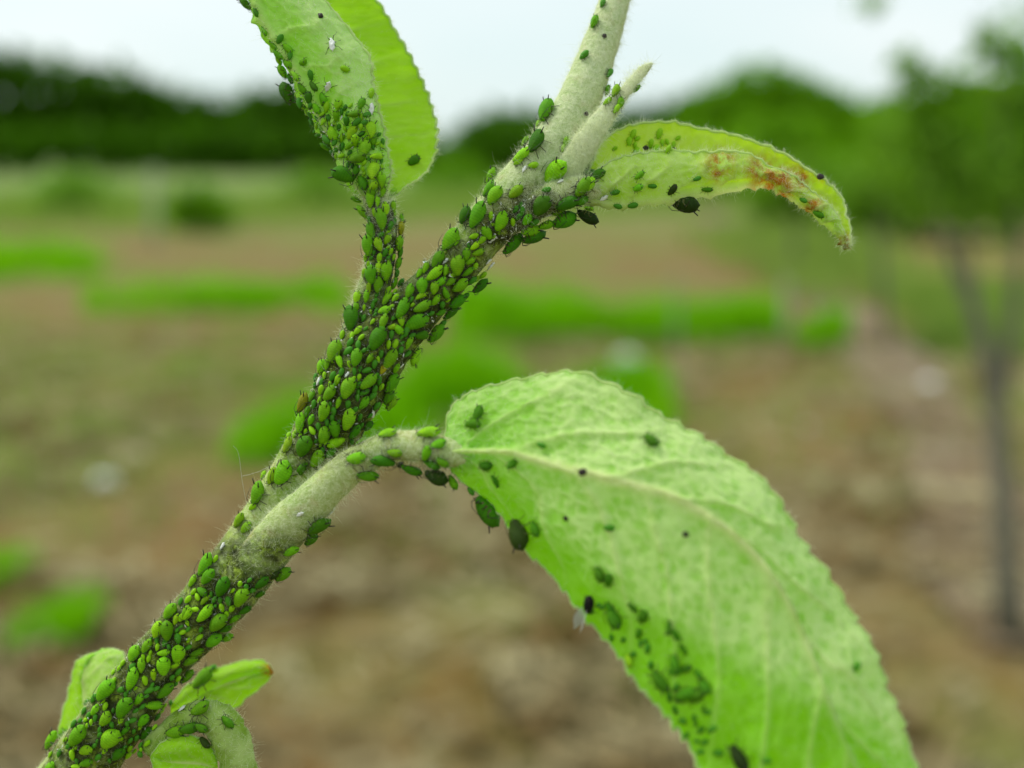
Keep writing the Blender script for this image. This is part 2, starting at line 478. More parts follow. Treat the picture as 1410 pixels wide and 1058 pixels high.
def strip_path():
    pts = [G(1480, 905), G(1395, 800), G(1300, 600), G(1230, 505), G(1130, 405), G(1040, 335), G(985, 300), G(960, 280)]
    V, Fc = [], []
    for i, p in enumerate(pts):
        q = pts[min(i + 1, len(pts) - 1)] - pts[max(i - 1, 0)]
        s = Vector((q.y, -q.x, 0)).normalized() * (0.22 + 0.08 * math.sin(i * 2.3))
        V += [p - s + Vector((0, 0, 0.022)), p + s + Vector((0, 0, 0.022))]
        if i: Fc.append((2 * i - 2, 2 * i - 1, 2 * i + 1, 2 * i))
    o = mesh_obj('soil_strip', V, Fc, simple('grey_bare_soil', (0.215, 0.175, 0.12), 0.95, 0.1, 30, 0.02, (0.17, 0.12, 0.065), 2))
    tag(o, kind='structure')
strip_path()

def leaf_cloud(name, blobs, n, size, mat, parent, seed, shell=0.55):
    """leaf-sized faces spread through the crown volume; blobs = (centre, rx, ry, rz)"""
    rg = np.random.default_rng(seed)
    vols = np.array([b[1] * b[2] * b[3] for b in blobs]); vols = vols ** 0.8; vols /= vols.sum()
    Vs = []
    for b, fr in zip(blobs, vols):
        k = max(12, int(n * fr))
        d = rg.normal(size=(k, 3)); d /= np.linalg.norm(d, axis=1)[:, None]
        r = (shell + (1 - shell) * rg.random(k)) * (0.85 + 0.3 * rg.random(k))
        lump = np.array([1 + 0.28 * noise.noise(Vector(tuple(q * 2.2)) + Vector((seed, b[0][0], 1))) for q in d])
        c = np.array(b[0]) + d * (r * lump)[:, None] * np.array([b[1], b[2], b[3]])
        a = rg.normal(size=(k, 3)); a /= np.linalg.norm(a, axis=1)[:, None]
        e = np.cross(a, rg.normal(size=(k, 3))); e /= np.linalg.norm(e, axis=1)[:, None]
        nn = np.cross(a, e)
        s = size * (0.6 + 0.8 * rg.random(k))[:, None]
        Vs.append(np.stack([c - a * s, c + e * s * 0.5 + nn * s * 0.12, c + a * s, c - e * s * 0.5 + nn * s * 0.12], axis=1))
    V = np.concatenate(Vs).reshape(-1, 3)
    Fc = np.arange(len(V)).reshape(-1, 4)
    return np_mesh(name, V, Fc, mat, parent)

def blobs_px(lst, depth):
    """(u, v, ru, rv[, depth offset]) -> ellipsoids at a distance"""
    o = []
    for b in lst:
        d = depth + (b[4] if len(b) > 4 else 0)
        s = d / F
        o.append((tuple(P(b[0], b[1], d)), b[2] * s, b[2] * s * 0.8, b[3] * s))
    return o

# far wood on the horizon (one dark mass)
wl = []
prof = [(u_, 100 + 14 * math.sin(u_ * 0.013)) for u_ in range(-620, -140, 50)] + [(u_, 118 + 16 * math.sin(u_ * 0.017)) for u_ in range(1010, 2100, 50)] + [(-120, 90), (-70, 78), (-20, 80), (30, 84), (80, 98), (130, 104), (180, 112), (230, 128), (280, 142), (330, 138), (370, 120), (420, 112), (470, 120), (520, 130), (570, 160), (620, 168), (670, 148), (720, 140), (770, 150), (820, 150), (870, 140), (920, 132), (960, 120)]
for u, top in prof:
    top = top - 24 if u < 300 else top - 8 if u < 480 else top + 14 if u < 650 else top
    wl.append((u, top + 42, 36, 40)); wl.append((u + 12, max(205, top + 50), 40, 36, -3)); wl.append((u - 14, max(160, top + 55), 40, 44, 2)); wl.append((u, (top + 70 + 215) / 2, 40, 46, 4))
wo_ = leaf_cloud('far_wood', blobs_px(wl, 95), 60000, 0.6, MAT['wood'], None, 11, 0.35)
tag(wo_, 'dark far-off wood along the horizon', 'wood', kind='stuff')

def tree(name, label, base, limbs, blobs, n, size, mat, r0, seed, group=None, shell=0.3):
    root = empty(name, base)
    tag(root, label, 'tree', group)
    V, Fc = [], []
    for pts in limbs:
        pp = catmull([(*p[0], p[1]) for p in pts], 10)
        v, f = tube_geo([Vector(q[:3]) for q in pp], list(pp[:, 3]), 8, 0.12, seed)
        o = len(V); V += v; Fc += [tuple(i + o for i in ff) for ff in f]
    mesh_obj('trunk', V, Fc, MAT['bark'], root)
    leaf_cloud('crown', blobs, n, size, mat, root, seed, shell)
    return root

def pt(u, v, d): return tuple(P(u, v, d))
# broad tree behind the right leaf
bd = 34.0
b0 = P(1075, 285, bd); b0.z = 0
tree('broad_tree', 'round-topped leafy tree rising against the sky behind the curled leaf', b0,
     [[((b0.x, b0.y, -0.1), 0.3), ((b0.x, b0.y, 1.0), 0.26), (pt(1070, 150, bd), 0.1)], [(pt(1070, 215, bd), 0.14), (pt(1010, 160, bd), 0.05)], [(pt(1070, 210, bd), 0.14), (pt(1140, 170, bd), 0.05)]],
     blobs_px([(1060, 140, 75, 52), (1000, 165, 60, 52), (1120, 165, 70, 50), (960, 205, 60, 45), (1060, 215, 110, 60, -2), (1150, 225, 80, 60), (1010, 250, 90, 45), (1190, 190, 60, 50)], bd), 9000, 0.22, MAT['broad'], 0.3, 21)
b1 = P(1240, 320, 17); b1.z = 0
tree('leafy_tree', 'mid green leafy tree behind the row of young trees', b1,
     [[((b1.x, b1.y, -0.1), 0.12), ((b1.x, b1.y, 0.8), 0.1), (pt(1240, 180, 17), 0.04)], [(pt(1240, 240, 17), 0.06), (pt(1330, 180, 17), 0.02)]],
     blobs_px([(1230, 220, 80, 75), (1320, 215, 90, 85), (1410, 190, 80, 90), (1180, 260, 70, 55), (1280, 275, 110, 45), (1480, 210, 90, 90), (1390, 275, 90, 45)], 17), 8000, 0.12, MAT['broad'], 0.2, 22)

# row of young orchard trees on the right, receding along the bare strip
def ground_at(u, v):
    g_ = G(u, v); return Vector((g_.x, g_.y, -0.02))
A0 = ground_at(1392, 885); dA = proj(A0)[2]
tree('young_tree', 'nearest young tree, grey trunk standing at the right edge', A0,
     [[(tuple(A0), 0.042), (pt(1385, 760, dA), 0.033), (pt(1376, 620, dA), 0.030), (pt(1368, 540, dA), 0.027), (pt(1340, 420, dA), 0.019), (pt(1300, 330, dA), 0.013), (pt(1270, 200, dA), 0.006), (pt(1255, 80, dA), 0.003)],
      [(pt(1370, 580, dA), 0.022), (pt(1395, 440, dA), 0.017), (pt(1400, 300, dA), 0.009), (pt(1370, 150, dA), 0.005), (pt(1352, 20, dA), 0.003)],
      [(pt(1345, 430, dA), 0.010), (pt(1330, 330, dA), 0.007), (pt(1330, 200, dA), 0.004)]],
     blobs_px([(1330, 250, 90, 80), (1260, 235, 60, 70), (1400, 230, 70, 100), (1255, 110, 45, 45), (1360, 60, 30, 55), (1395, 130, 60, 60), (1290, 190, 60, 50), (1200, 10, 35, 20), (1450, 180, 60, 120), (1310, 120, 60, 40), (1400, 70, 50, 60), (1270, 160, 60, 60)], dA), 1900, 0.022, MAT['orch'], 0.03, 31, 'row of young trees', 0.1)
B0 = ground_at(1222, 478); dB = proj(B0)[2]
tree('young_tree', 'second young tree of the row, left of the nearest trunk', B0,
     [[(tuple(B0), 0.03), (pt(1216, 400, dB), 0.024), (pt(1208, 320, dB), 0.018), (pt(1200, 230, dB), 0.008)], [(pt(1210, 330, dB), 0.014), (pt(1250, 230, dB), 0.006)]],
     blobs_px([(1200, 260, 60, 60), (1250, 240, 60, 70), (1170, 280, 45, 40), (1225, 190, 45, 50)], dB), 1600, 0.04, MAT['orch'], 0.03, 32, 'row of young trees', 0.2)
C0 = ground_at(1098, 378); dC = proj(C0)[2]
tree('young_tree', 'farthest young tree of the row, under the curled leaf tip', C0,
     [[(tuple(C0), 0.035), (pt(1094, 330, dC), 0.03), (pt(1090, 240, dC), 0.012)], [(pt(1093, 310, dC), 0.02), (pt(1120, 250, dC), 0.008)]],
     blobs_px([(1090, 255, 50, 50), (1130, 270, 45, 40), (1060, 275, 40, 35)], dC), 1600, 0.06, MAT['orch'], 0.03, 33, 'row of young trees', 0.2)

# shrubs left
def shrub(label, u, v, ru, rv, mat, seed, n=1500):
    b = ground_at(u, v + rv * 0.9); d = proj(b)[2]
    root = empty('shrub', b); tag(root, label, 'shrub')
    v_, f_ = tube_geo([b, b + Vector((0, 0, rv * d / F))], [0.05, 0.03], 8)
    mesh_obj('stem', v_, f_, MAT['bark'], root)
    leaf_cloud('foliage', blobs_px([(u, v, ru, rv), (u - ru * 0.6, v + rv * 0.3, ru * 0.6, rv * 0.6), (u + ru * 0.6, v + rv * 0.25, ru * 0.65, rv * 0.65)], d), n, 0.09, mat, root, seed, 0.3)
shrub('green shrub left of the left leaf, below the dark wood', 275, 285, 42, 40, MAT['broad'], 41, 700)
shrub('pale green bush at the left side below the dark wood', 100, 270, 60, 35, MAT['orch'], 42)
shrub('pale green bush behind the left leaf stalk', 440, 262, 55, 34, MAT['orch'], 43)
shrub('green bush between leaf stalk and stem on the horizon', 625, 245, 60, 32, MAT['broad'], 44)

def stake(label, u, vb, vt, r):
    b = ground_at(u, vb); d = proj(b)[2]
    v_, f_ = tube_geo([b - Vector((0, 0, 0.05)), b + Vector((0.004, 0, 0.2)), P(u, vt, d) - Vector((0, 0, .02)), P(u, vt, d)], [r, r, r * 0.95, r * 0.5], 10, 0.05)
    o = mesh_obj('garden_stake', v_, f_, MAT['stake'], None, origin=b)
    tag(o, label, 'stake')
stake('thin pale stake standing in the grass strip', 930, 560, 375, 0.009)
stake('short pale stake at the right end of the grass strip', 1082, 478, 385, 0.022)
stake('grey stake at the far left below the dark wood', 213, 335, 232, 0.05)

def stone(label, u, v, r, seed, sq=0.7):
    b = ground_at(u, v)
    bm = bmesh.new(); bmesh.ops.create_icosphere(bm, subdivisions=3, radius=r)
    for q in bm.verts:
        q.co *= 1 + 0.28 * noise.noise(q.co * (1.6 / r) + Vector((seed, 0, 0)))
        q.co.z = q.co.z * sq
    me = bpy.data.meshes.new('stone'); bm.to_mesh(me); bm.free(); me.materials.append(MAT['stone'])
    me.polygons.foreach_set('use_smooth', [True] * len(me.polygons))
    o = bpy.data.objects.new('stone', me); o.location = b + Vector((0, 0, r * sq * 0.7 + 0.02)); COL.objects.link(o)
    tag(o, label, 'stone')
stone('white stone on the soil above the big leaf', 863, 508, 0.085, 1)
stone('pale round stone on the soil left of the stem', 146, 672, 0.044, 2)
stone('greyish stone beside the bare strip on the right', 1280, 535, 0.045, 3)
stone('small pale stone lying right of the big leaf', 1112, 590, 0.016, 4)

# ------------------------------------------------------------------ the shoot
BASE = Vector((-0.165, 0.135, 0.0))
shoot = empty('apple_shoot', BASE)
tag(shoot, 'pale woolly shoot with curled leaves crowded with green aphids', 'shoot')

def poly_in(pts, x, y):
    return in_poly(pts, x, y)
GRIME_SHADE = [[(30, 1100), (150, 925), (262, 795), (300, 735), (345, 745), (400, 735), (430, 745), (330, 860), (200, 1100)], [(385, 640), (425, 520), (470, 440), (560, 400), (620, 330), (690, 340), (640, 430), (560, 520), (510, 620), (440, 640)], [(495, 430), (500, 280), (560, 280), (560, 430)], [(640, 320), (740, 250), (800, 290), (700, 350)]]  # colony zones: sticky dirt plus crevice shade painted into the stem colour
def grime_shade_px(u, v):
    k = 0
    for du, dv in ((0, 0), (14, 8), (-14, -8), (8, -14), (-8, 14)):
        if any(in_poly(p, u + du, v + dv) for p in GRIME_SHADE): k += 0.2
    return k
MAT['greenstalk'] = simple('green_stalk_skin', (0.20, 0.33, 0.03), 0.7, 0.1, 2500, 0.0002, (0.40, 0.52, 0.16), 500)
HOSTS = []          # (key, verts, faces)
def px_tube(name, pts, na, n, lump, seed, mat=None, extra_front=None, flat=None, host=None):
    rs = catmull(pts, n)
    wp = [M(q[0], q[1], q[2]) for q in rs]; rad = [max(q[3], 0.5) * q[2] * 0.001 / F for q in rs]
    if extra_front:
        ex = catmull([(*e[0], e[1]) for e in extra_front] + [(*wp[0], rad[0])], 40)[:-1]
        wp = [Vector(q[:3]) for q in ex] + wp; rad = list(ex[:, 3]) + rad
    v, f = tube_geo(wp, rad, na, lump, seed, flat)
    o = mesh_obj(name, v, f, mat or MAT['stem'], shoot)
    ga = o.data.attributes.new('grime_shade', 'FLOAT', 'POINT'); ga.data.foreach_set('value', [grime_shade_px(*proj(Vector(q))[:2]) if (Vector(q) - CAM).length < 0.2 and name in ('stem', 'leaf_stalk') else 0.0 for q in v])
    bl = o.data.attributes.new('bloom', 'FLOAT', 'POINT'); bl.data.foreach_set('value', [0.75 if name == 'leaf_bud' else (0.5 * smooth(330, 190, proj(Vector(q))[1]) if (Vector(q) - CAM).length < 0.2 and name == 'stem' else 0.15) for q in v])
    if host: HOSTS.append((host, [Vector(q) for q in v], f))
    return o, v, f

STEM_PTS = [(50, 1135, 84, 46), (107, 1062, 83, 45), (160, 988, 82, 43), (222, 905, 81.5, 38), (280, 833, 81, 35), (330, 765, 81, 33), (385, 690, 81, 35), (431, 622, 80.5, 40), (470, 560, 80, 46), (503, 502, 80, 47), (544, 452, 80, 41), (584, 412, 80, 34), (621, 372, 80, 32), (659, 327, 80, 33), (700, 278, 80, 35), (743, 227, 80.5, 33), (781, 172, 81, 31), (810, 108, 82, 27.5), (835, 38, 83, 23), (853, -20, 84, 19.5), (875, -90, 85, 17), (890, -160, 86, 9)]
stem_o, stem_v, stem_f = px_tube('stem', STEM_PTS, 36, 170, 0.05, 1, extra_front=[((BASE.x, BASE.y, -0.03), 0.008), ((BASE.x, BASE.y, 0.3), 0.007), ((-0.155, 0.13, 0.7), 0.005), ((-0.11, 0.112, 0.98), 0.0035)], host='stem')
stalkL_o, stalkL_v, stalkL_f = px_tube('leaf_stalk', [(446, 565, 81, 18), (470, 508, 80.3, 22), (495, 452, 80, 23), (511, 410, 80, 22), (524, 355, 80, 20), (527, 305, 80, 19), (520, 278, 80, 18), (505, 258, 80, 12), (495, 245, 80, 6)], 24, 60, 0.06, 2, host='stalkL')
stalkB_o, stalkB_v, stalkB_f = px_tube('leaf_stalk', [(245, 915, 82.5, 16), (282, 868, 81.4, 25), (320, 820, 80.4, 31), (356, 774, 79.5, 33), (394, 727, 78.4, 31), (436, 686, 77.2, 26.5), (481, 645, 76.4, 24), (530, 618, 75.6, 21), (575, 614, 74.9, 21), (620, 624, 74.2, 20), (660, 630, 73.7, 10)], 28, 80, 0.06, 3, host='stalkB')
stalkR_o, stalkR_v, stalkR_f = px_tube('leaf_stalk', [(690, 318, 79.6, 14), (730, 290, 79, 18), (765, 268, 78.8, 19), (800, 262, 78.9, 18), (840, 262, 79.2, 10)], 20, 40, 0.08, 4, host='stalkR')
stalkS_o, stalkS_v, stalkS_f = px_tube('leaf_stalk', [(205, 1030, 81, 14), (240, 1000, 80.4, 15), (272, 984, 80, 18), (300, 992, 79.8, 24), (318, 1020, 79.8, 26), (330, 1060, 80, 24), (342, 1110, 80.5, 20), (350, 1160, 81, 6)], 20, 50, 0.16, 5, mat=MAT['greenstalk'], host='stalkS')
bud_o, bud_v, bud_f = px_tube('leaf_bud', [(766, 258, 79.6, 12), (796, 213, 78.9, 18), (824, 173, 78.7, 15), (848, 141, 79, 10.5), (868, 117, 79.5, 7.5), (884, 99, 80, 7), (892, 92, 80, 5), (898, 87, 80, 1.5)], 20, 54, 0.2, 6, host='bud', flat=0.6)

def smooth(a, b, x):
    t = min(max((x - a) / (b - a), 0), 1); return t * t * (3 - 2 * t)

def leaf(name, rows, ns, nt_, mat, teeth, tooth_px, nv, relief=1.0, stain=None, fuzz=None, host=None, rim_mm=0.09, seed=0, far_ctrl=None, near_bulge=(0, 0, -1.2), far_bulge=(0, 0, -1.2), ret_scale=(26, 14), hair=True, nside=None):
    """rows: (M, A, B) each (u,v,d mm) - midrib, one margin, other margin - along the leaf.
    far_ctrl shifts the first control point of the B half (folded leaves)."""
    Rm = catmull([m_ for m_, a, b in rows], ns); Ra = catmull([a for m_, a, b in rows], ns); Rb = catmull([b for m_, a, b in rows], ns)
    grid = np.zeros((ns, 2 * nt_ + 1, 3)); uv = np.zeros((ns, 2 * nt_ + 1, 2)); tt = np.linspace(-1, 1, 2 * nt_ + 1)
    for i in range(ns):
        s = i / (ns - 1)
        for j, t in enumerate(tt):
            m0 = Rm[i]
            if t < 0:
                e, bl, c1 = Ra[i], np.array(near_bulge), None
            else:
                e, bl, c1 = Rb[i], np.array(far_bulge), far_ctrl
            q = abs(t)
            env = math.sin(math.pi * min(max(s, 0.0), 1.0)) ** 0.5 if 0 < s < 1 else 0
            if c1 is not None:
                k1 = m0 + np.array(c1) * (0.35 + 0.65 * env); k2 = (k1 * 0.35 + e * 0.65) + np.array((0, 0, 1.5)) * env
                p = (1 - q) ** 3 * m0 + 3 * (1 - q) ** 2 * q * k1 + 3 * (1 - q) * q * q * k2 + q ** 3 * e
            else:
                k1 = (m0 + e) / 2 + bl * env
                p = (1 - q) ** 2 * m0 + 2 * (1 - q) * q * k1 + q * q * e
            if teeth:
                ph = (s * teeth + (0.37 if t > 0 else 0)) % 1.0
                tw_ = (ph ** 1.4) * (1 if ph < 0.86 else (1 - ph) / 0.14)
                dv = e[:2] - m0[:2]; dl = np.linalg.norm(dv) + 1e-6
                p = p.copy(); p[:2] += dv / dl * tooth_px * tw_ * smooth(0.86, 1.0, q) * env * (0.7 + 0.6 * noise.noise(Vector((s * teeth * 0.61, t, seed))))
            uv[i, j] = p[:2]
            grid[i, j] = M(p[0], p[1], p[2])
    du = np.gradient(grid, axis=0); dv = np.gradient(grid, axis=1)
    nr = np.cross(du, dv); nr /= (np.linalg.norm(nr, axis=2)[:, :, None] + 1e-15)
    toc = np.array(CAM) - grid
    # abaxial side: towards the camera on the near half
    sgn = np.sign((nr[:, nt_ // 2] * toc[:, nt_ // 2]).sum()) or 1
    nr = nr * sgn
    att = {k: np.zeros((ns, 2 * nt_ + 1)) for k in ('vein', 'ret', 'stain', 'fuzz')}
    for i in range(ns):
        s = i / (ns - 1)
        for j, t in enumerate(tt):
            q = abs(t)
            mid = math.exp(-(t / (0.055 * (1.15 - 0.7 * s))) ** 2)
            ph = s * nv - q * 1.9 + 0.35 * q * q + (0.45 if t > 0 else 0.0) + 0.4 * noise.noise(Vector((s * 5, t * 2, seed + 3)))
            dd = abs((ph % 1.0) - 0.5)
            lat = math.exp(-(dd / (0.085 * (1.1 - 0.6 * q))) ** 2) * (1 - q ** 4) * smooth(0.02, 0.1, s)
            a, b_ = noise.voronoi(Vector(grid[i, j]) * (1000 / 0.85))[0][:2]
            ret = math.exp(-((b_ - a) / 0.22) ** 2)
            big = noise.noise(Vector(grid[i, j]) * 330)
            h = relief * 1e-3 * (0.42 * mid * (1 - 0.5 * s) + 0.20 * lat + 0.10 * ret + 0.34 * big * (1 - mid))
            grid[i, j] += nr[i, j] * h
            u_, v_ = uv[i, j]
            att['vein'][i, j] = max(mid * (1 - 0.55 * smooth(0.5, 0.8, s)), 0.36 * lat); att['ret'][i, j] = ret
            att['stain'][i, j] = stain(u_, v_, s, t) if stain else 0
            att['fuzz'][i, j] = fuzz(u_, v_, s, t) if fuzz else 0.35
    n2 = 2 * nt_ + 1
    V = [Vector(p) for p in grid.reshape(-1, 3)]
    Fc = []
    for i in range(ns - 1):
        for j in range(n2 - 1):
            a = i * n2 + j
            Fc.append((a, a + n2, a + n2 + 1, a + 1) if sgn > 0 else (a, a + 1, a + n2 + 1, a + n2))
    o = mesh_obj(name, V, Fc, mat, shoot)
    for k, arr in att.items():
        at = o.data.attributes.new(k, 'FLOAT', 'POINT'); at.data.foreach_set('value', arr.ravel().astype(np.float32))
    # thickened pale rim along the margin
    for side in (0, n2 - 1):
        pts = [V[i * n2 + side] for i in range(0, ns)]
        rad = [rim_mm * 1e-3 * (0.6 + 0.4 * math.sin(math.pi * i / (ns - 1))) for i in range(ns)]
        rv, rf = tube_geo(pts, rad, 6, 0.2, seed)
        ro = mesh_obj('margin', rv, rf, MAT['hair_rim'])
        ro.parent = o
    if host: HOSTS.append((host, V, Fc))
    return o, grid, nr, uv

MAT['hair_rim'] = leaf_like('leaf_rim', [(0.3, (0.55, 0.72, 0.26)), (0.7, (0.76, 0.84, 0.5))], 1500, (0.75, 0.88, 0.38), 0.6, 0.7)

# folded leaf at the upper left
rowsL = [((505, 268, 79.6), (528, 272, 79.2), (536, 276, 80)),
         ((484, 230, 79.6), (536, 236, 79.0), (588, 228, 82)),
         ((447, 160, 79.7), (528, 180, 79.0), (600, 180, 83.2)),
         ((406, 88, 79.8), (512, 128, 79.2), (580, 115, 83.8)),
         ((366, 28, 80), (503, 76, 79.6), (548, 52, 84)),
         ((333, -40, 80.4), (445, 4, 80.2), (505, -15, 84)),
         ((305, -120, 81), (370, -80, 81), (440, -90, 83.6)),
         ((290, -190, 82), (293, -190, 82), (296, -192, 82))]
leafL, gL, nL, uvL = leaf('leaf', rowsL, 130, 30, MAT['young'], 26, 9, 9, 1.5, None, lambda u, v, s, t: 1.0 * smooth(-0.35, -0.75, t) * smooth(0.25, 0.45, s) + (0.42 if t < 0 else 0.1), 'leafL', 0.11, 1, far_ctrl=(-62, 8, 1.8), near_bulge=(0, 0, -1.3))
# curled, yellowing leaf on the right
def stR(u, v, s, t):
    k = 0
    for (x, y, r) in ((992, 226, 17), (985, 238, 12), (1046, 236, 18), (1068, 250, 22), (1080, 262, 13), (1120, 280, 10), (1102, 246, 16), (1126, 243, 9), (1170, 332, 10), (1085, 240, 10)):
        k = max(k, math.exp(-((u - x) ** 2 + (v - y) ** 2) / (r * r)))
    return min(1, 1.25 * k)
rowsR = [((800, 270, 79.0), (806, 252, 78.8), (812, 232, 79.5)),
         ((850, 277, 79.0), (848, 223, 78.6), (842, 186, 81)),
         ((920, 270, 79.0), (905, 209, 78.7), (900, 169, 82)),
         ((995, 258, 79.2), (975, 212, 78.9), (965, 178, 82.3)),
         ((1052, 250, 79.4), (1035, 220, 79.1), (1030, 197, 82.2)),
         ((1098, 272, 79.4), (1085, 243, 79.2), (1092, 222, 81.6)),
         ((1135, 300, 79.4), (1125, 270, 79.3), (1145, 258, 81)),
         ((1158, 322, 79.5), (1152, 300, 79.5), (1166, 300, 80.2)),
         ((1169, 342, 79.6), (1169, 341, 79.6), (1170, 341, 79.6))]
leafR, gR, nR, uvR = leaf('leaf', rowsR, 110, 24, MAT['yellow'], 24, 6, 10, 1.3, stR, lambda u, v, s, t: 0.5 if t < 0 else 0.3, 'leafR', 0.10, 2, far_ctrl=(0, 10, 1.8), near_bulge=(0, 4, -1.6), ret_scale=(22, 9))
# big leaf seen from below
rowsB = [((612, 622, 74.4), (610, 606, 74.8), (618, 640, 74.8)),
         ((650, 622, 73.4), (630, 556, 75.2), (655, 678, 74.4)),
         ((702, 624, 72.7), (700, 528, 74.8), (700, 724, 73.8)),
         ((772, 642, 72.0), (798, 516, 74.0), (752, 784, 73.4)),
         ((848, 661, 71.2), (886, 562, 73.0), (805, 845, 72.8)),
         ((928, 683, 70.4), (962, 602, 72.0), (858, 910, 72.2)),
         ((995, 722, 69.8), (1046, 662, 71.2), (905, 967, 71.6)),
         ((1052, 776, 69.3), (1102, 742, 70.4), (942, 1014, 71.0)),
         ((1096, 850, 69.0), (1162, 832, 69.8), (968, 1066, 70.6)),
         ((1128, 930, 68.8), (1204, 910, 69.4), (1004, 1130, 70.2)),
         ((1158, 1010, 68.8), (1240, 995, 69.2), (1052, 1195, 70.0)),
         ((1195, 1095, 69.0), (1270, 1080, 69.2), (1112, 1255, 69.8)),
         ((1245, 1200, 69.4), (1292, 1185, 69.4), (1192, 1300, 69.6)),
         ((1290, 1320, 70), (1291, 1320, 70), (1289, 1321, 70))]
def fzB(u, v, s, t):
    # bright smooth strip along the lower margin, bounded by a shallow crease
    L_ = [(600, 640), (690, 668), (760, 735), (850, 825), (950, 880), (1010, 912), (1150, 985), (1300, 1070)]
    e = np.interp(u, [p[0] for p in L_], [p[1] for p in L_])
    k = smooth(-34, 60, e - v + 10 * noise.noise(Vector((u * .02, v * .02, 2))))
    near = 1 - 0.45 * math.exp(-((u - 690) ** 2 + (v - 590) ** 2) / 90 ** 2)
    return (0.06 + 0.86 * k * smooth(640, 900, u + 60) + 0.30 * k * (1 - smooth(640, 900, u + 60)) + (0.2 if t < -0.7 else 0)) * near
rowsB = [tuple((p[0], p[1], p[2] - 2.4 * smooth(600, 900, p[0]) - 1.8 * smooth(800, 1150, p[1])) for p in r) for r in rowsB]
leafB, gB, nB, uvB = leaf('leaf', rowsB, 190, 56, MAT['big'], 36, 12, 9, 1.35, None, fzB, 'leafB', 0.11, 3, near_bulge=(0, 0, -0.8), far_bulge=(0, 0, -1.3), ret_scale=(44, 20))
# small leaves at the foot of the stem
leafS1, gS1, nS1, uvS1 = leaf('leaf', [((140, 1040, 85), (165, 1030, 85), (95, 1040, 85.5)), ((122, 990, 85.5), (160, 985, 85), (84, 1002, 86.5)), ((116, 950, 86), (166, 945, 85), (94, 962, 87)), ((118, 920, 86.2), (172, 918, 85.6), (102, 928, 87)), ((132, 902, 86.5), (168, 900, 86.2), (112, 908, 86.9)), ((150, 894, 87), (152, 894, 87), (148, 895, 87))], 50, 16, MAT['young'], 7, 7, 5, 0.6, None, lambda u, v, s, t: 0.5 if t < 0 else 0.05, 'leafS1', 0.08, 4)
leafS2, gS2, nS2, uvS2 = leaf('leaf', [((235, 985, 85), (235, 970, 85), (245, 1000, 85)), ((268, 962, 86), (264, 942, 86), (285, 990, 86)), ((302, 946, 86.5), (302, 920, 87), (318, 976, 86.5)), ((340, 932, 86.8), (342, 912, 87.2), (346, 956, 86.8)), ((362, 926, 87), (364, 914, 87.2), (364, 940, 87)), ((375, 926, 87), (375, 925, 87), (375, 927, 87))], 50, 16, MAT['young'], 5, 5, 5, 0.5, lambda u, v, s, t: 1.6 * math.exp(-((u - 370) ** 2 + (v - 925) ** 2) / 70), lambda u, v, s, t: 0.08, 'leafS2', 0.07, 5)
leafS3, gS3, nS3, uvS3 = leaf('leaf', [((300, 1060, 79.4), (298, 1040, 79.4), (305, 1075, 79.4)), ((280, 1052, 79.2), (278, 1018, 79.2), (285, 1085, 79.2)), ((255, 1050, 79.2), (252, 1014, 79.2), (255, 1090, 79.2)), ((228, 1048, 79.3), (226, 1022, 79.3), (225, 1080, 79.3)), ((208, 1042, 79.4), (208, 1041, 79.4), (208, 1043, 79.4))], 40, 14, MAT['young'], 7, 6, 5, 0.4, None, lambda u, v, s, t: 0.05, 'leafS3', 0.07, 6)

# ------------------------------------------------------------------ wool (fine hairs) on stem and leaves
def tri_samples(V, Fc, n, rng, mask=None):
    V = np.array([tuple(v) for v in V]); tris = []
    for f in Fc:
        tris.append((f[0], f[1], f[2]))
        if len(f) == 4: tris.append((f[0], f[2], f[3]))
    T = np.array(tris); a, b, c = V[T[:, 0]], V[T[:, 1]], V[T[:, 2]]
    nn = np.cross(b - a, c - a); ar = np.linalg.norm(nn, axis=1)
    if mask is not None:
        ar = ar * mask((a + b + c) / 3)
    pr = ar / ar.sum()
    idx = rng.choice(len(T), n, p=pr)
    r1, r2 = np.sqrt(rng.random(n)), rng.random(n)
    pos = a[idx] * (1 - r1)[:, None] + b[idx] * (r1 * (1 - r2))[:, None] + c[idx] * (r1 * r2)[:, None]
    nrm = nn[idx] / (np.linalg.norm(nn[idx], axis=1)[:, None] + 1e-20)
    return pos, nrm
def hairs(pos, nrm, length, lift, width, rng, curl=0.6):
    """three-segment ribbons"""
    n = len(pos)
    t = rng.normal(size=(n, 3)); t -= nrm * (t * nrm).sum(1)[:, None]; t /= np.linalg.norm(t, axis=1)[:, None]
    d = t + nrm * (lift * (0.4 + 1.2 * rng.random(n)))[:, None]; d /= np.linalg.norm(d, axis=1)[:, None]
    cl_ = np.array([noise.noise(Vector(tuple(q)) * 900.0) for q in pos])
    ln = (length * (0.35 + 1.1 * rng.random(n) ** 1.5) * (1 + 0.9 * cl_))[:, None]
    side = np.cross(d, nrm); side /= np.linalg.norm(side, axis=1)[:, None]
    k1 = rng.normal(size=(n, 3)) * curl
    p0 = pos - nrm * 2e-5; p1 = pos + d * ln * 0.4; d2 = d + k1 * 0.5; p2 = p1 + d2 * ln * 0.35; p3 = p2 + (d2 + k1 * 0.6 - nrm * 0.2) * ln * 0.3
    w_ = side * width
    V = np.stack([p0 - w_, p0 + w_, p1 - w_, p1 + w_, p2 - w_ * .8, p2 + w_ * .8, p3 - w_ * .3, p3 + w_ * .3], 1).reshape(-1, 3)
    b = (np.arange(n) * 8)[:, None]
    Fc = np.concatenate([b + np.array([0, 1, 3, 2]), b + np.array([2, 3, 5, 4]), b + np.array([4, 5, 7, 6])], 0)
    return V, Fc
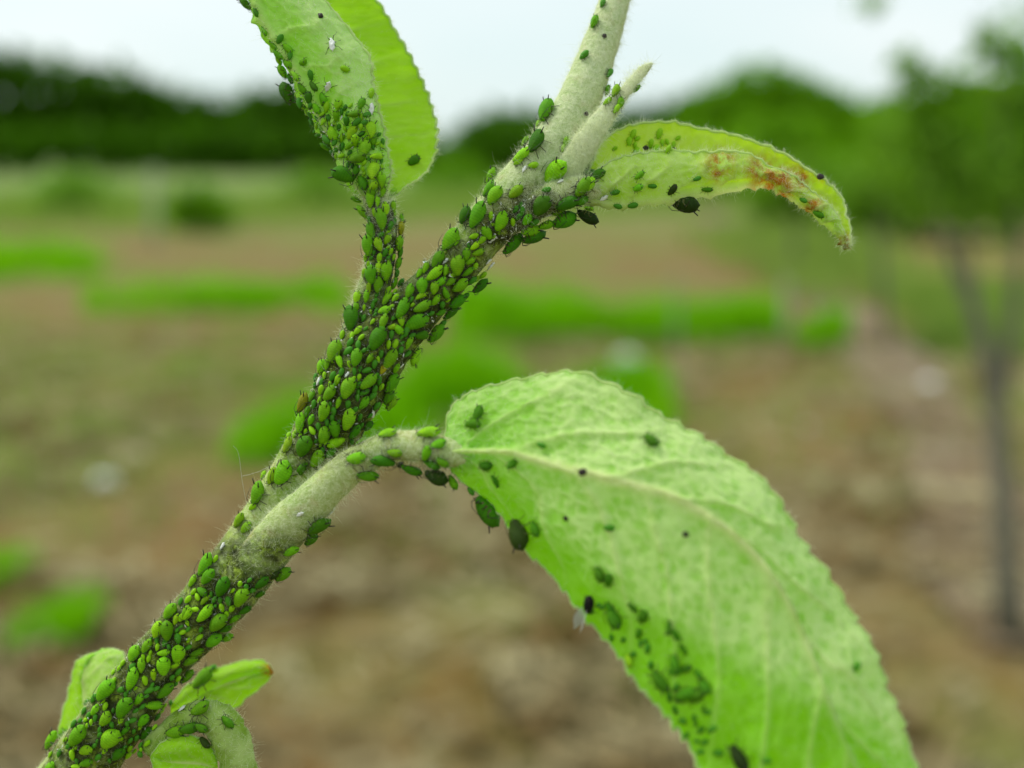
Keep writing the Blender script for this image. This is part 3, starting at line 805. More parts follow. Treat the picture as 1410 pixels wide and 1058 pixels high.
def add_hair(owner, sets):
    Vs, Fs, k = [], [], 0
    for (V, Fc) in sets:
        Vs.append(V); Fs.append(Fc + k); k += len(V)
    h = np_mesh('wool', np.concatenate(Vs), np.concatenate(Fs), MAT['hair'])
    h.parent = owner
    h['kind'] = 'stuff'
    h.matrix_parent_inverse = Matrix.Identity(4)
    return h
hr = np.random.default_rng(5)
camv = np.array(CAM)
def near_mask(zmin=1.12):
    return lambda c: np.array([0.0 if q[2] < zmin else (1.0 + 0.9 * (q[2] > 1.195)) - 0.72 * grime_shade_px(*proj(Vector(q))[:2]) for q in c])
def tube_hair(o, v, f, n, ln, lift=0.45, wd=6e-6, longs=0):
    pos, nr = tri_samples(v, f, n, hr, near_mask())
    S = [hairs(pos, nr, ln, lift, wd, hr, 0.9)]
    if longs:
        pos, nr = tri_samples(v, f, longs, hr, near_mask()); S.append(hairs(pos, nr, ln * 1.6, 1.6, wd * 0.9, hr, 0.5))
    add_hair(o, S)
tube_hair(stem_o, stem_v, stem_f, 42000, 0.00042, 0.4, 6e-6, 4000)
tube_hair(stalkL_o, stalkL_v, stalkL_f, 7000, 0.00040, 0.4, 6e-6, 1200)
tube_hair(stalkB_o, stalkB_v, stalkB_f, 7500, 0.00042, 0.4, 6e-6, 2500)
tube_hair(stalkR_o, stalkR_v, stalkR_f, 5000, 0.00045, 0.5, 6e-6, 900)
tube_hair(stalkS_o, stalkS_v, stalkS_f, 1500, 0.00040, 0.4, 6e-6, 500)
tube_hair(bud_o, bud_v, bud_f, 9000, 0.00042, 0.35, 6e-6, 1000)
def leaf_hair(o, grid, nr, n_surf, n_edge, ln, edge_ln, mid_n=0, surf=lambda s, t: 1.0):
    ns, n2 = grid.shape[:2]
    S = []
    def at(i, j): return grid[i, j], nr[i, j]
    # scattered over the surface
    k = 0; pos, nn = [], []
    while k < n_surf:
        i, j = hr.integers(0, ns - 1), hr.integers(0, n2 - 1)
        t = 2 * j / (n2 - 1) - 1
        if hr.random() > surf(i / (ns - 1), t): 
            k += 0.2; continue
        a, b = hr.random(), hr.random()
        pos.append(grid[i, j] * (1 - a) * (1 - b) + grid[i + 1, j] * a * (1 - b) + grid[i, j + 1] * (1 - a) * b + grid[i + 1, j + 1] * a * b); nn.append(nr[i, j]); k += 1
    if pos: S.append(hairs(np.array(pos), np.array(nn), ln, 0.5, 6e-6, hr, 0.8))
    pos, nn = [], []
    for side, ins in ((0, 1), (n2 - 1, n2 - 3)):
        for _ in range(n_edge // 2):
            i = hr.integers(0, ns - 1); a = hr.random()
            p = grid[i, side] * (1 - a) + grid[i + 1, side] * a
            o_ = grid[i, side] - grid[i, abs(ins)]; o_ /= (np.linalg.norm(o_) + 1e-15)
            m_ = o_ + nr[i, side] * hr.normal() * 0.9
            pos.append(p); nn.append(m_ / np.linalg.norm(m_))
    S.append(hairs(np.array(pos), np.array(nn), edge_ln, 1.3, 6e-6, hr, 0.6))
    if mid_n:
        pos, nn = [], []
        c = n2 // 2
        for _ in range(mid_n):
            i = hr.integers(0, ns - 1); a = hr.random(); j = c + hr.integers(-1, 2)
            pos.append(grid[i, j] * (1 - a) + grid[i + 1, j] * a); nn.append(nr[i, j])
        S.append(hairs(np.array(pos), np.array(nn), edge_ln, 1.5, 6e-6, hr, 0.7))
    add_hair(o, S)
leaf_hair(leafL, gL, nL, 6000, 2600, 0.00035, 0.00036, 600, lambda s, t: 1.0 if t < -0.6 else 0.25)
leaf_hair(leafR, gR, nR, 5000, 4200, 0.00035, 0.00032, 1100, lambda s, t: 0.5)
leaf_hair(leafB, gB, nB, 6000, 2600, 0.00035, 0.00030, 700, lambda s, t: 1.0 if t < 0.15 else 0.2)
leaf_hair(leafS1, gS1, nS1, 500, 900, 0.0003, 0.0003)
leaf_hair(leafS2, gS2, nS2, 200, 500, 0.0003, 0.00025)
leaf_hair(leafS3, gS3, nS3, 200, 500, 0.0003, 0.00025)

# ------------------------------------------------------------------ aphids
def body_profile(x, fat):
    T = [(0, 0.03), (.03, .10), (.08, .145), (.14, .165), (.20, .195), (.30, .24), (.42, .275), (.56, .29), (.70, .278), (.80, .24), (.88, .18), (.93, .115), (.965, .045), (1.0, .014)]
    for (a, va), (b, vb) in zip(T, T[1:]):
        if a <= x <= b:
            k = (x - a) / (b - a); return (va + (vb - va) * k) * fat
    return 0.01
def aphid_mesh(name, fat=1.0, seed=0, limbs=True, horns=True, leg_len=1.0, dark=False, mats=None, bend=0.0, tall=1.0):
    """one continuous skin: body with head and cauda, legs (and horns) drawn out of its faces. +X is the rear, z up, length 1, feet at z=0"""
    rr = random.Random(seed)
    xs = [0.0, .03, .07, .12, .17, .23, .30, .37, .44, .51, .58, .65, .72, .79, .85, .90, .94, .975, 1.0]
    na = 14
    V, faces, fm = [], {}, {}
    zc = 0.255
    for i, x in enumerate(xs):
        wdt = body_profile(x, fat) * (1 + (0.02 if i % 2 else -0.012) * (1 if 4 < i < 16 else 0))
        hgt = wdt * (0.92 if fat >= 1 else 0.98) * tall
        zz = zc - 0.05 * (1 - x) * 1.0 + (0.03 if x > 0.8 else 0) - 0.03 * max(0, 0.2 - x) * 5
        for j in range(na):
            a = 2 * math.pi * j / na
            c, s = math.cos(a), math.sin(a)
            up = hgt * (1.06 if s > 0 else 0.78)
            V.append(Vector((x - 0.5, wdt * c + bend * ((x - 0.45) ** 2 - 0.08), zz + up * s)))
    nrg = len(xs)
    F_, mi = [], []
    hole = {}
    def fidx(i, j): return (i, j % na)
    quads = {}
    for i in range(nrg - 1):
        for j in range(na):
            a, b = i * na + j, i * na + (j + 1) % na
            quads[(i, j)] = (a, a + na, b + na, b)
    removed = set()
    def limb(i, j, path, mat_seq):
        j %= na
        if (i, j) in removed: return
        removed.add((i, j))
        loop = list(quads[(i, j)])
        for k, (p, r, mt) in enumerate(path):
            p = Vector(p)
            nxt = Vector(path[k + 1][0]) if k + 1 < len(path) else p + (p - Vector(path[k - 1][0]))
            c0 = sum((V[q] for q in loop), Vector()) / 4
            t = (nxt - c0).normalized()
            # keep the loop's order: new ring built from the old ring's directions
            ring = []
            for q in loop:
                dv = V[q] - c0; dv -= t * dv.dot(t)
                if dv.length < 1e-9: dv = t.orthogonal()
                ring.append(p + dv.normalized() * r)
            base = len(V); V.extend(ring)
            nl = [base, base + 1, base + 2, base + 3]
            for e in range(4):
                F_.append((loop[e], loop[(e + 1) % 4], nl[(e + 1) % 4], nl[e])); mi.append(mt)
            loop = nl
        F_.append(tuple(loop)); mi.append(path[-1][2])
    if limbs:
        for k, (i, rootx, fx, fy) in enumerate(((4, -.31, -.30, .30), (6, -.2, -.02, .40), (8, -.08, .30, .46))):
            for sd in (1, -1):
                jx = rr.uniform(-.06, .06); jy = rr.uniform(-.05, .05)
                j = 12 if sd > 0 else 8
                root = Vector((xs[i] - 0.47, sd * body_profile(xs[i], fat) * 0.8, 0.15))
                foot = Vector((rootx + fx * leg_len * 0.9 + jx, sd * (fy + jy) * (0.65 + 0.35 * leg_len), 0.0))
                knee = root.lerp(foot, 0.45) + Vector((0, 0, 0.15 + rr.uniform(-.02, .03)))
                tib = knee.lerp(foot, 0.85)
                limb(i, j, [(root + Vector((0, sd * .02, -.01)), .022, 1), (root.lerp(knee, .6), .020, 1), (knee, .019, 2), (knee.lerp(foot, .25), .015, 1), (tib, .014, 2), (foot, .012, 2), (foot + Vector((-.03, 0, 0)), .009, 2)], None)
    if horns:
        for sd in (1, -1):
            i = 13; j = 2 if sd > 0 else 4
            r0 = Vector((xs[i] - 0.5, sd * body_profile(xs[i], fat) * 0.55, zc + .15 * fat))
            d = Vector((0.75, sd * 0.35, 0.45)).normalized()
            limb(i, j, [(r0 + d * .03, .026, 2), (r0 + d * .10, .022, 2), (r0 + d * .19, .018, 2)], None)
    for k, q in quads.items():
        if k in removed: continue
        F_.append(q); i, j = k
        eye = (i in (2,) and j in (0, 6, 13, 7)) and seed >= 0
        mi.append(2 if eye else 0)
    # caps
    c0 = len(V); V.append(Vector((-0.505, 0, zc - 0.07))); c1 = len(V); V.append(Vector((0.503, 0, zc + 0.03)))
    for j in range(na):
        F_.append((c0, j, (j + 1) % na)); mi.append(0)
        b = (nrg - 1) * na
        F_.append((c1, b + (j + 1) % na, b + j)); mi.append(0)
    me = bpy.data.meshes.new(name)
    me.from_pydata([tuple(v) for v in V], [], F_)
    for q in (mats or (MAT['aphid'], MAT['leg'], MAT['dark'])): me.materials.append(q)
    me.polygons.foreach_set('material_index', mi)
    me.polygons.foreach_set('use_smooth', [True] * len(me.polygons))
    me.update()
    return me
def tube_mesh(name, pts, rads, mat, na=6):
    v, f = tube_geo([Vector(p) for p in pts], rads, na)
    me = bpy.data.meshes.new(name); me.from_pydata([tuple(q) for q in v], [], f); me.materials.append(mat)
    me.polygons.foreach_set('use_smooth', [True] * len(f)); me.update(); return me

BIG = [aphid_mesh('aphid_body', ft, sd, True, False, lg, bend=bn, tall=tl) for ft, sd, lg, bn, tl in ((0.98, 1, 1.0, .1, 1), (1.10, 2, 0.9, -.15, 1.05), (0.88, 3, 1.05, .2, .95), (1.0, 4, 0.8, -.2, .9), (0.94, 5, 1.1, 0, 1.1), (1.05, 6, 1.0, .25, .92))]
SMALL = [aphid_mesh('aphid_nymph', ft, sd, True, True, lg, bend=bn) for ft, sd, lg, bn in ((0.80, 11, 0.9, .15), (0.92, 12, 0.8, -.1), (1.02, 13, 0.85, 0), (0.74, 14, 0.9, -.25), (0.88, 15, 0.8, .25))]
TINY = [aphid_mesh('aphid_hatchling', ft, sd, True, False, 0.7) for ft, sd in ((0.9, 21), (1.0, 22))]
HORN = {sd: tube_mesh('cornicle', [(.25, sd * .13, .40), (.345, sd * .165, .47), (.46, sd * .20, .55)], [.028, .023, .019], MAT['dark']) for sd in (1, -1)}
FEEL = {sd: tube_mesh('antenna', [(-.46, sd * .05, .22), (-.52, sd * .12, .34), (-.40, sd * .24, .40), (-.20, sd * .32, .38), (.02, sd * .38, .33)], [.016, .013, .011, .009, .007], MAT['dark'], 5) for sd in (1, -1)}
SKIN = [aphid_mesh('shed_skin', 0.62, sd, True, False, 1.9, mats=(MAT['skin'], MAT['dark'], MAT['dark'])) for sd in (31, 32)]

for q in SKIN:                       # crumpled, collapsed cuticle
    for v_ in q.vertices:
        if v_.co.z > 0.12: v_.co += Vector((noise.noise(v_.co * 6), noise.noise(v_.co * 6 + Vector((5, 0, 0))), noise.noise(v_.co * 6 + Vector((0, 7, 0))))) * 0.10
# host surfaces
hv, hf, hown = [], [], []
for key, v, f in HOSTS:
    o = len(hv); hv += [Vector(q) for q in v]
    for ff in f:
        hf.append(tuple(i + o for i in ff)); hown.append(key)
BVH = BVHTree.FromPolygons(hv, hf, epsilon=0.0)
def surf_at(u, v, d_guess=0.080):
    r = (P(u, v, 1.0) - CAM).normalized()
    loc, n, idx, dist = BVH.ray_cast(CAM, r, 0.2)
    if loc is not None:
        if n.dot(r) > 0: n = -n
        return loc, n, hown[idx]
    best = None
    for mm in (74, 76, 78, 79, 80, 81, 82, 84):
        q = P(u, v, mm * 0.001)
        l2, n2, i2, dd = BVH.find_nearest(q)
        if best is None or dd < best[0]: best = (dd, q, l2, n2, i2)
    dd, q, l2, n2, i2 = best
    n = (q - l2)
    n = n.normalized() if n.length > 1e-7 else n2
    return l2, n, hown[i2]
FAR = []
def place(u, v, Lpx, ang, lift=0.27):
    """surface point such that the body's middle is seen at (u, v)"""
    uu, vv = u, v
    best = None
    for _ in range(8):
        loc, n, key = surf_at(uu, vv)
        d = (loc - CAM).dot(FWD); Lm = Lpx * d / F
        c = loc + n * (lift * Lm)
        pu, pv, _d = proj(c)
        eu, ev = u - pu, v - pv
        er = math.hypot(eu, ev)
        if best is None or er < best[0]: best = (er, loc, n, key, Lm)
        if er < 0.5: break
        uu += eu * 0.7; vv += ev * 0.7
    er, loc, n, key, Lm = best
    pu, pv, _d = proj(loc + n * (lift * Lm))
    if er > 2:                       # bodies hanging by their feet stand off a little
        k = min(1.0, 0.20 * Lpx / er)
        loc = loc + (RIGHT * (u - pu) - UP * (v - pv)) * (k * _d / F)
    if er > 9: FAR.append((round(u), round(v), round(Lpx), round(er), key))
    a = R(ang)
    dirw = RIGHT * math.cos(a) + UP * math.sin(a)
    x = dirw - n * dirw.dot(n)
    if x.length < 0.25:
        x = dirw + FWD * 0.4; x = x - n * x.dot(n)
    x.normalize()
    y = n.cross(x)
    m = Matrix((x, y, n)).transposed().to_4x4()
    return Matrix.Translation(loc - n * (0.02 * Lm)) @ m @ Matrix.Scale(Lm, 4), key, n, Lm

COLS = {'d': (0.070, 0.26, 0.002), 'm': (0.165, 0.47, 0.004), 'l': (0.27, 0.61, 0.006), 'y': (0.33, 0.66, 0.008), 'b': (0.028, 0.062, 0.004), 'o': (0.36, 0.38, 0.01)}
CNAME = {'d': 'dark green', 'm': 'green', 'l': 'light green', 'y': 'lime', 'b': 'blackish', 'o': 'amber'}
# tiles: origin and zoom of the view in which positions were read; entries x, y, length, rear angle, tone
TILES = [
 (40, 908, 7.05, [(200,780,200,65,'m'),(730,290,270,50,'m'),(990,190,220,75,'m'),(465,740,230,50,'m'),(640,490,130,45,'l'),(560,420,90,45,'m'),(920,470,230,65,'m'),(1065,390,130,60,'m'),(735,580,170,60,'l'),(530,500,80,60,'b'),(785,780,230,55,'l'),(545,890,150,20,'l'),(670,955,95,60,'m'),(555,1010,130,20,'m'),(870,930,170,50,'d'),(1220,455,170,-15,'l'),(1115,600,150,60,'m'),(1000,595,90,0,'m'),(930,700,120,40,'d'),(1140,720,150,20,'d'),(1330,310,190,40,'m'),(1390,180,80,90,'m'),(190,1050,150,20,'m'),(450,1045,100,10,'l'),(310,720,130,40,'m'),(1210,150,120,90,'l')]),
 (190, 908, 7.05, [(600,470,210,25,'m'),(500,680,190,10,'d'),(615,670,140,-20,'d'),(370,720,200,20,'m'),(870,610,150,-45,'d'),(650,810,130,-70,'b'),(200,570,90,30,'m')]),
 (140, 820, 7.05, [(660,150,170,60,'m'),(540,330,180,60,'l'),(630,340,200,85,'m'),(430,490,160,60,'m'),(310,560,170,70,'m'),(380,680,150,85,'m'),(600,690,200,85,'l'),(740,570,190,80,'l'),(600,560,130,10,'l'),(930,560,140,-10,'m'),(870,640,150,0,'m'),(830,790,170,60,'m'),(980,790,230,65,'m'),(1090,440,200,45,'m'),(1220,410,130,20,'m'),(1210,330,120,30,'d'),(830,180,140,60,'y'),(780,210,100,60,'y'),(720,230,110,70,'y'),(900,140,80,0,'y'),(1070,700,90,50,'d')]),
 (240, 730, 7.05, [(290,330,230,75,'m'),(320,450,180,45,'m'),(170,490,130,60,'l'),(460,550,250,60,'d'),(650,660,240,65,'m'),(300,810,210,45,'l'),(425,900,220,50,'m'),(590,870,130,50,'m'),(300,680,120,45,'l'),(225,650,80,-60,'y'),(185,600,80,40,'l'),(270,600,120,-30,'d'),(130,670,90,50,'l'),(200,770,90,0,'y'),(110,800,140,60,'y'),(30,860,80,70,'y'),(690,780,130,20,'d'),(500,960,110,30,'d'),(755,590,90,30,'m'),(860,520,170,50,'d'),(835,630,110,40,'d'),(1060,430,180,35,'m'),(980,440,120,60,'b'),(1140,210,150,30,'m'),(1330,90,150,40,'d'),(400,280,80,70,'l')]),
 (310, 600, 7.05, [(130,820,150,70,'l'),(200,890,130,40,'l'),(300,550,260,60,'m'),(265,690,90,30,'l'),(550,360,270,55,'m'),(450,390,170,60,'y'),(365,380,90,80,'l'),(745,310,130,40,'d'),(1270,220,190,0,'m'),(920,890,260,40,'d'),(870,960,120,30,'b')]),
 (380, 510, 7.05, [(700,170,220,60,'m'),(515,220,180,55,'m'),(460,400,210,65,'m'),(900,110,190,45,'m'),(605,315,110,70,'m'),(700,330,90,90,'m'),(790,265,80,90,'m'),(860,320,150,60,'m'),(705,480,220,85,'l'),(815,460,85,90,'m'),(980,350,100,80,'m'),(570,570,170,100,'m'),(465,630,170,70,'m'),(485,690,110,-110,'y'),(225,510,190,85,'m'),(340,480,110,60,'m'),(350,585,100,-50,'l'),(275,740,250,60,'d'),(120,640,90,80,'y'),(105,720,160,80,'y'),(180,620,80,80,'l'),(590,710,170,200,'l'),(400,860,200,60,'m'),(530,800,140,60,'d'),(255,960,130,60,'d'),(250,310,200,80,'o'),(345,250,110,70,'m'),(365,330,90,80,'m'),(300,400,110,70,'m'),(435,190,100,70,'l'),(595,90,100,75,'l'),(545,60,90,60,'l'),(560,400,90,80,'d'),(610,510,70,80,'d'),(770,600,170,60,'d'),(830,540,70,80,'m'),(1080,600,170,15,'l'),(960,190,100,80,'m'),(940,250,100,45,'m'),(1100,260,150,40,'m'),(1130,320,150,30,'l'),(900,540,120,40,'d')]),
 (410, 420, 7.05, [(500,120,260,95,'d'),(430,290,90,80,'y'),(340,440,250,80,'m'),(230,600,150,100,'m'),(400,540,130,120,'l'),(285,570,120,90,'m'),(570,510,170,80,'m'),(775,320,260,65,'d'),(830,140,130,60,'l'),(915,210,110,20,'y'),(980,240,110,-50,'m'),(910,290,90,80,'m'),(880,385,90,85,'l'),(945,380,100,70,'l'),(1085,370,130,70,'m'),(1010,310,60,60,'m'),(1010,370,60,30,'m'),(1000,445,90,80,'m'),(1070,475,90,20,'m'),(810,475,80,90,'m'),(905,530,200,60,'m'),(955,490,80,90,'l'),(840,620,120,60,'o'),(745,575,90,80,'m'),(670,635,100,20,'m'),(700,520,110,60,'m'),(550,645,80,90,'m'),(420,650,90,70,'m'),(340,690,100,60,'m'),(380,730,110,70,'l'),(1210,300,150,-20,'d'),(1150,510,190,-70,'y'),(840,50,140,0,'m'),(920,760,200,60,'m'),(960,620,110,80,'m'),(560,20,120,80,'m')]),
 (540, 330, 7.05, [(100,660,240,65,'m'),(295,650,190,25,'m'),(245,810,250,20,'m'),(430,910,210,20,'m'),(580,710,180,20,'d'),(480,710,110,0,'d'),(640,605,170,15,'d'),(730,570,100,60,'m'),(870,460,180,10,'d'),(525,525,130,-60,'m'),(410,470,130,75,'l'),(470,410,130,30,'m'),(570,410,110,30,'m'),(665,445,180,50,'m'),(635,250,200,80,'l'),(520,300,110,75,'m'),(410,325,190,40,'l'),(440,190,170,55,'m'),(325,270,110,80,'m'),(260,320,110,85,'m'),(290,450,160,85,'m'),(165,495,140,70,'m'),(285,545,120,30,'l'),(425,590,130,60,'m'),(740,315,130,30,'m'),(840,125,120,20,'l'),(805,60,110,45,'y'),(720,140,120,85,'m'),(760,210,120,30,'m'),(780,400,100,30,'d'),(835,390,80,40,'l'),(925,385,90,60,'y'),(380,720,70,30,'d'),(500,830,100,20,'m')]),
 (460, 250, 7.05, [(270,310,180,110,'m'),(345,170,170,85,'m'),(200,200,110,120,'m'),(420,190,110,90,'l'),(500,260,130,90,'l'),(580,240,110,90,'l'),(455,360,200,95,'m'),(390,300,90,100,'l'),(355,480,170,115,'m'),(545,430,100,60,'m'),(670,370,120,60,'m'),(650,450,150,80,'o'),(325,620,200,95,'m'),(430,610,140,110,'l'),(525,560,110,60,'l'),(640,600,150,55,'m'),(650,690,120,30,'d'),(630,800,130,85,'m'),(440,745,100,85,'l'),(430,840,130,85,'l'),(350,900,190,90,'m'),(510,870,170,85,'m'),(290,890,90,80,'l'),(430,1000,150,85,'m'),(585,990,120,70,'m'),(645,980,100,80,'m'),(625,900,90,60,'m'),(570,100,100,60,'l'),(1120,550,260,60,'m'),(1185,560,120,80,'m')]),
 (440, 200, 3.917, [(200,820,70,85,'l'),(252,815,70,85,'m'),(360,825,80,70,'l'),(370,790,60,70,'l'),(345,950,80,70,'l')]),
 (600, 220, 7.05, [(530,150,150,50,'m'),(505,270,170,60,'m'),(570,340,200,60,'m'),(400,530,280,65,'m'),(280,530,180,75,'d'),(780,310,170,45,'l'),(495,710,150,125,'l'),(370,745,100,20,'l'),(450,780,110,45,'l'),(640,600,190,65,'l'),(750,610,90,85,'l'),(760,820,270,60,'d'),(930,695,180,15,'m'),(975,820,230,10,'d'),(1080,650,160,10,'m'),(1030,450,220,55,'d'),(1280,430,220,30,'d'),(1260,600,270,5,'d'),(1190,520,140,0,'m'),(890,590,130,60,'m'),(840,500,90,80,'m'),(1160,120,300,30,'l'),(950,50,100,10,'l'),(800,20,100,20,'l'),(1075,290,90,10,'m'),(960,610,100,30,'m')]),
 (690, 120, 7.05, [(420,210,260,85,'m'),(335,510,260,75,'d'),(360,350,90,60,'l'),(220,510,110,60,'l'),(195,650,190,30,'l'),(315,760,100,10,'l'),(640,530,110,75,'l'),(600,595,80,80,'l'),(1035,40,120,75,'m'),(1030,130,110,45,'l'),(1110,30,140,70,'l'),(1160,150,120,70,'m'),(1125,210,100,60,'l'),(1330,30,110,80,'m'),(830,950,200,30,'l'),(870,840,150,0,'d')]),
 (600, 0, 3.917, [(900,15,50,75,'m'),(855,115,70,70,'m'),(800,295,60,30,'m'),(940,395,60,30,'m')]),
 (320, 0, 7.05, [(120,50,150,150,'d'),(230,120,100,-60,'m'),(300,310,110,-50,'m'),(460,380,100,60,'m'),(540,470,130,-50,'m'),(560,540,90,80,'d'),(680,600,120,0,'m'),(760,730,100,90,'d'),(790,840,120,-45,'d'),(1095,670,100,160,'y'),(440,540,120,-60,'m'),(390,450,110,-60,'m'),(480,700,140,150,'m'),(540,620,130,10,'m'),(600,740,130,-60,'m'),(560,770,110,-60,'d'),(680,860,120,-70,'m'),(530,900,200,145,'d'),(440,600,100,-60,'l'),(880,960,130,-60,'m'),(1020,1020,120,80,'l'),(1350,900,100,80,'y')]),
 (400, 130, 7.05, [(690,80,120,60,'m'),(620,190,130,10,'m'),(640,270,110,45,'m'),(440,210,130,80,'m'),(470,100,100,60,'l'),(600,370,150,60,'l'),(630,450,140,80,'l'),(800,430,120,80,'m'),(720,520,170,70,'y'),(780,340,180,80,'l'),(570,500,120,20,'m'),(650,610,180,10,'m'),(840,600,130,30,'l'),(800,730,180,85,'y'),(630,760,140,60,'d'),(700,860,150,-60,'d'),(880,830,150,80,'l'),(800,880,120,60,'y'),(900,940,120,80,'l'),(310,340,130,-50,'m'),(410,380,150,-70,'l'),(340,440,110,-40,'m'),(330,520,120,160,'m'),(500,780,250,150,'d'),(350,120,110,70,'l'),(250,140,120,-60,'m'),(500,420,90,80,'l'),(540,260,110,70,'m'),(310,60,100,60,'l'),(780,960,140,85,'m'),(1200,640,130,30,'d')]),
 (480, 560, 5.423, [(260,420,170,160,'d'),(345,350,120,0,'l'),(595,190,170,15,'l'),(580,350,120,70,'m'),(670,280,110,20,'m'),(150,525,160,-10,'m'),(440,600,160,-70,'d'),(400,480,90,-70,'b'),(645,580,190,-50,'b'),(770,575,120,-40,'m'),(620,440,130,-20,'d'),(700,420,110,-40,'m'),(1035,790,280,-35,'d'),(1265,960,240,-50,'b'),(910,640,70,-50,'d')]),
 (700, 200, 5.036, [(910,205,80,40,'m'),(900,295,80,10,'m'),(1000,285,60,0,'m'),(740,330,70,30,'m'),(760,425,60,-10,'d'),(865,420,70,15,'d'),(1225,410,220,-25,'b'),(1140,310,90,45,'b'),(1310,235,60,10,'d'),(545,520,160,-30,'b'),(620,200,110,10,'d'),(520,290,150,60,'m'),(500,390,120,30,'d'),(1380,310,80,0,'d'),(560,440,80,45,'l')]),
 (800, 140, 3.525, [(1080,480,40,0,'m'),(1155,550,60,-20,'d')]),
 (760, 760, 5.036, [(330,160,110,-60,'d'),(390,200,100,80,'d'),(430,470,150,-45,'d'),(410,400,100,-60,'d'),(630,450,110,45,'d'),(600,570,80,60,'d'),(560,390,80,-40,'d'),(810,530,100,-45,'d'),(860,580,90,-60,'d'),(910,680,80,-45,'d'),(850,780,120,-60,'d'),(860,830,100,10,'d'),(930,810,90,0,'d'),(1015,850,80,-50,'d'),(1060,940,110,-70,'d'),(940,990,150,10,'d'),(1000,1000,130,20,'d'),(890,1010,100,30,'d'),(750,910,160,-50,'d'),(530,760,90,-60,'y')]),
 (590, 500, 3.917, [(1205,415,90,-45,'d'),(265,270,90,70,'d'),(240,330,90,0,'d'),(450,545,70,45,'d'),(310,555,80,0,'d'),(360,640,70,-60,'d'),(570,900,90,-60,'d'),(610,445,50,-20,'m'),(975,890,60,0,'m')]),
 (740, 700, 2.611, [(725,900,100,-50,'b'),(1150,570,40,70,'b'),(650,880,40,0,'d'),(825,910,40,0,'d')]),
]
ALL = []
for x0, y0, z, es in TILES:
    for (zx, zy, ln, an, c) in es:
        ALL.append([x0 + zx / z, y0 + zy / z, ln / z * (1.08 if ln / z < 34 else 1.0), an, c])
# small crawlers that fill the gaps of the colonies
fr = random.Random(77)
fill_zones = [([(60, 1050), (150, 930), (260, 815), (380, 790), (270, 900), (190, 1050)], 95, 'stem'),
              ([(400, 620), (430, 520), (480, 460), (560, 410), (630, 350), (660, 370), (560, 480), (500, 600), (450, 630)], 170, 'stem'),
              ([(500, 400), (505, 290), (548, 290), (550, 430), (495, 440)], 30, 'stalkL'),
              ([(430, 160), (500, 140), (530, 200), (525, 265), (490, 250)], 40, 'leafL'),
              ([(380, 90), (400, 90), (470, 215), (455, 220)], 18, 'leafL'),
              ([(640, 340), (690, 280), (740, 270), (700, 330)], 8, 'stem'),
              ([(800, 800), (860, 850), (960, 940), (1000, 1040), (960, 1040), (880, 930), (810, 840)], 24, 'leafB'),
              ([(835, 205), (880, 180), (960, 190), (930, 205), (870, 212)], 14, 'leafR')]
def free(u, v, r, frac=0.36):
    for q in ALL:
        if math.hypot(q[0] - u, q[1] - v) < (q[2] + r) * frac * 0.9: return False
    return True
for poly, n, _k in fill_zones:
    xs_ = [p[0] for p in poly]; ys_ = [p[1] for p in poly]
    k = t_ = 0
    while k < n and t_ < 4000:
        t_ += 1
        u, v = fr.uniform(min(xs_), max(xs_)), fr.uniform(min(ys_), max(ys_))
        ln = fr.uniform(8.5, 17)
        if not in_poly(poly, u, v) or not free(u, v, ln): continue
        ALL.append([u, v, ln, fr.uniform(20, 110), fr.choice('dddm' if _k == 'leafB' else 'lly' if _k == 'leafR' else 'mmmlldy')]); k += 1

ZONE = {'stem': None, 'stalkL': 'upright left stalk', 'stalkB': 'curved big stalk', 'stalkR': 'right leaf stalk', 'stalkS': 'arched bottom stalk', 'bud': 'narrow pale leaf bud',
        'leafL': 'folded left leaf', 'leafR': 'curled right leaf', 'leafB': 'big leaf', 'leafS1': 'small bottom left leaf', 'leafS2': 'small dark-tipped leaf', 'leafS3': 'small bright bottom leaf'}
cl = catmull([(p[0], p[1], p[3]) for p in STEM_PTS], 400)
def side_of(key, u, v):
    if key == 'stem':
        k = np.argmin((cl[:, 0] - u) ** 2 + (cl[:, 1] - v) ** 2); k2 = min(k + 1, 399); k1 = max(k - 1, 0)
        tx, ty = cl[k2, 0] - cl[k1, 0], cl[k2, 1] - cl[k1, 1]; tl = math.hypot(tx, ty)
        off = ((u - cl[k, 0]) * (-ty) + (v - cl[k, 1]) * tx) / tl / cl[k, 2]
        # (-ty, tx) is the right-hand normal for a stem running up the picture
        s = 'left edge' if off < -0.8 else 'left side' if off < -0.3 else 'middle' if off < 0.3 else 'right side' if off < 0.8 else 'right edge'
        return s
    if key == 'leafL': return 'left edge' if u < 395 + (v - 90) * 0.48 else 'lower part' if v > 150 else 'upper part'
    if key == 'leafB': return 'lower edge' if v > 690 + (u - 660) * 1.1 - 30 else 'lower half' if v > 640 + (u - 660) * 0.5 else 'upper half'
    if key == 'leafR': return 'lower edge' if v > 262 else 'front face'
    if key in ('stalkL',): return 'left side' if u < 516 else 'right side' if u > 540 else 'middle'
    if key == 'stalkB': return 'underside' if v > 640 - (u - 500) * 0.05 + max(0, (480 - u)) * 0.9 else 'upper side'
    return 'side'
def stem_zone(u, v):
    if v > 740: return 'lower stem' if v < 900 else 'stem foot'
    if v > 600: return 'stem beside curved stalk'
    if v > 455: return 'thick middle stem'
    if v > 330: return 'stem right of fork'
    if v > 215: return 'stem below pale bud'
    return 'pale upper stem'
ORD = ['', 'lowest', 'second lowest', 'third lowest', 'fourth lowest', 'fifth lowest', 'sixth lowest', 'seventh lowest', 'eighth lowest', 'ninth lowest', 'tenth lowest', 'eleventh lowest', 'twelfth lowest', 'thirteenth lowest', 'fourteenth lowest', 'fifteenth lowest', 'sixteenth lowest']
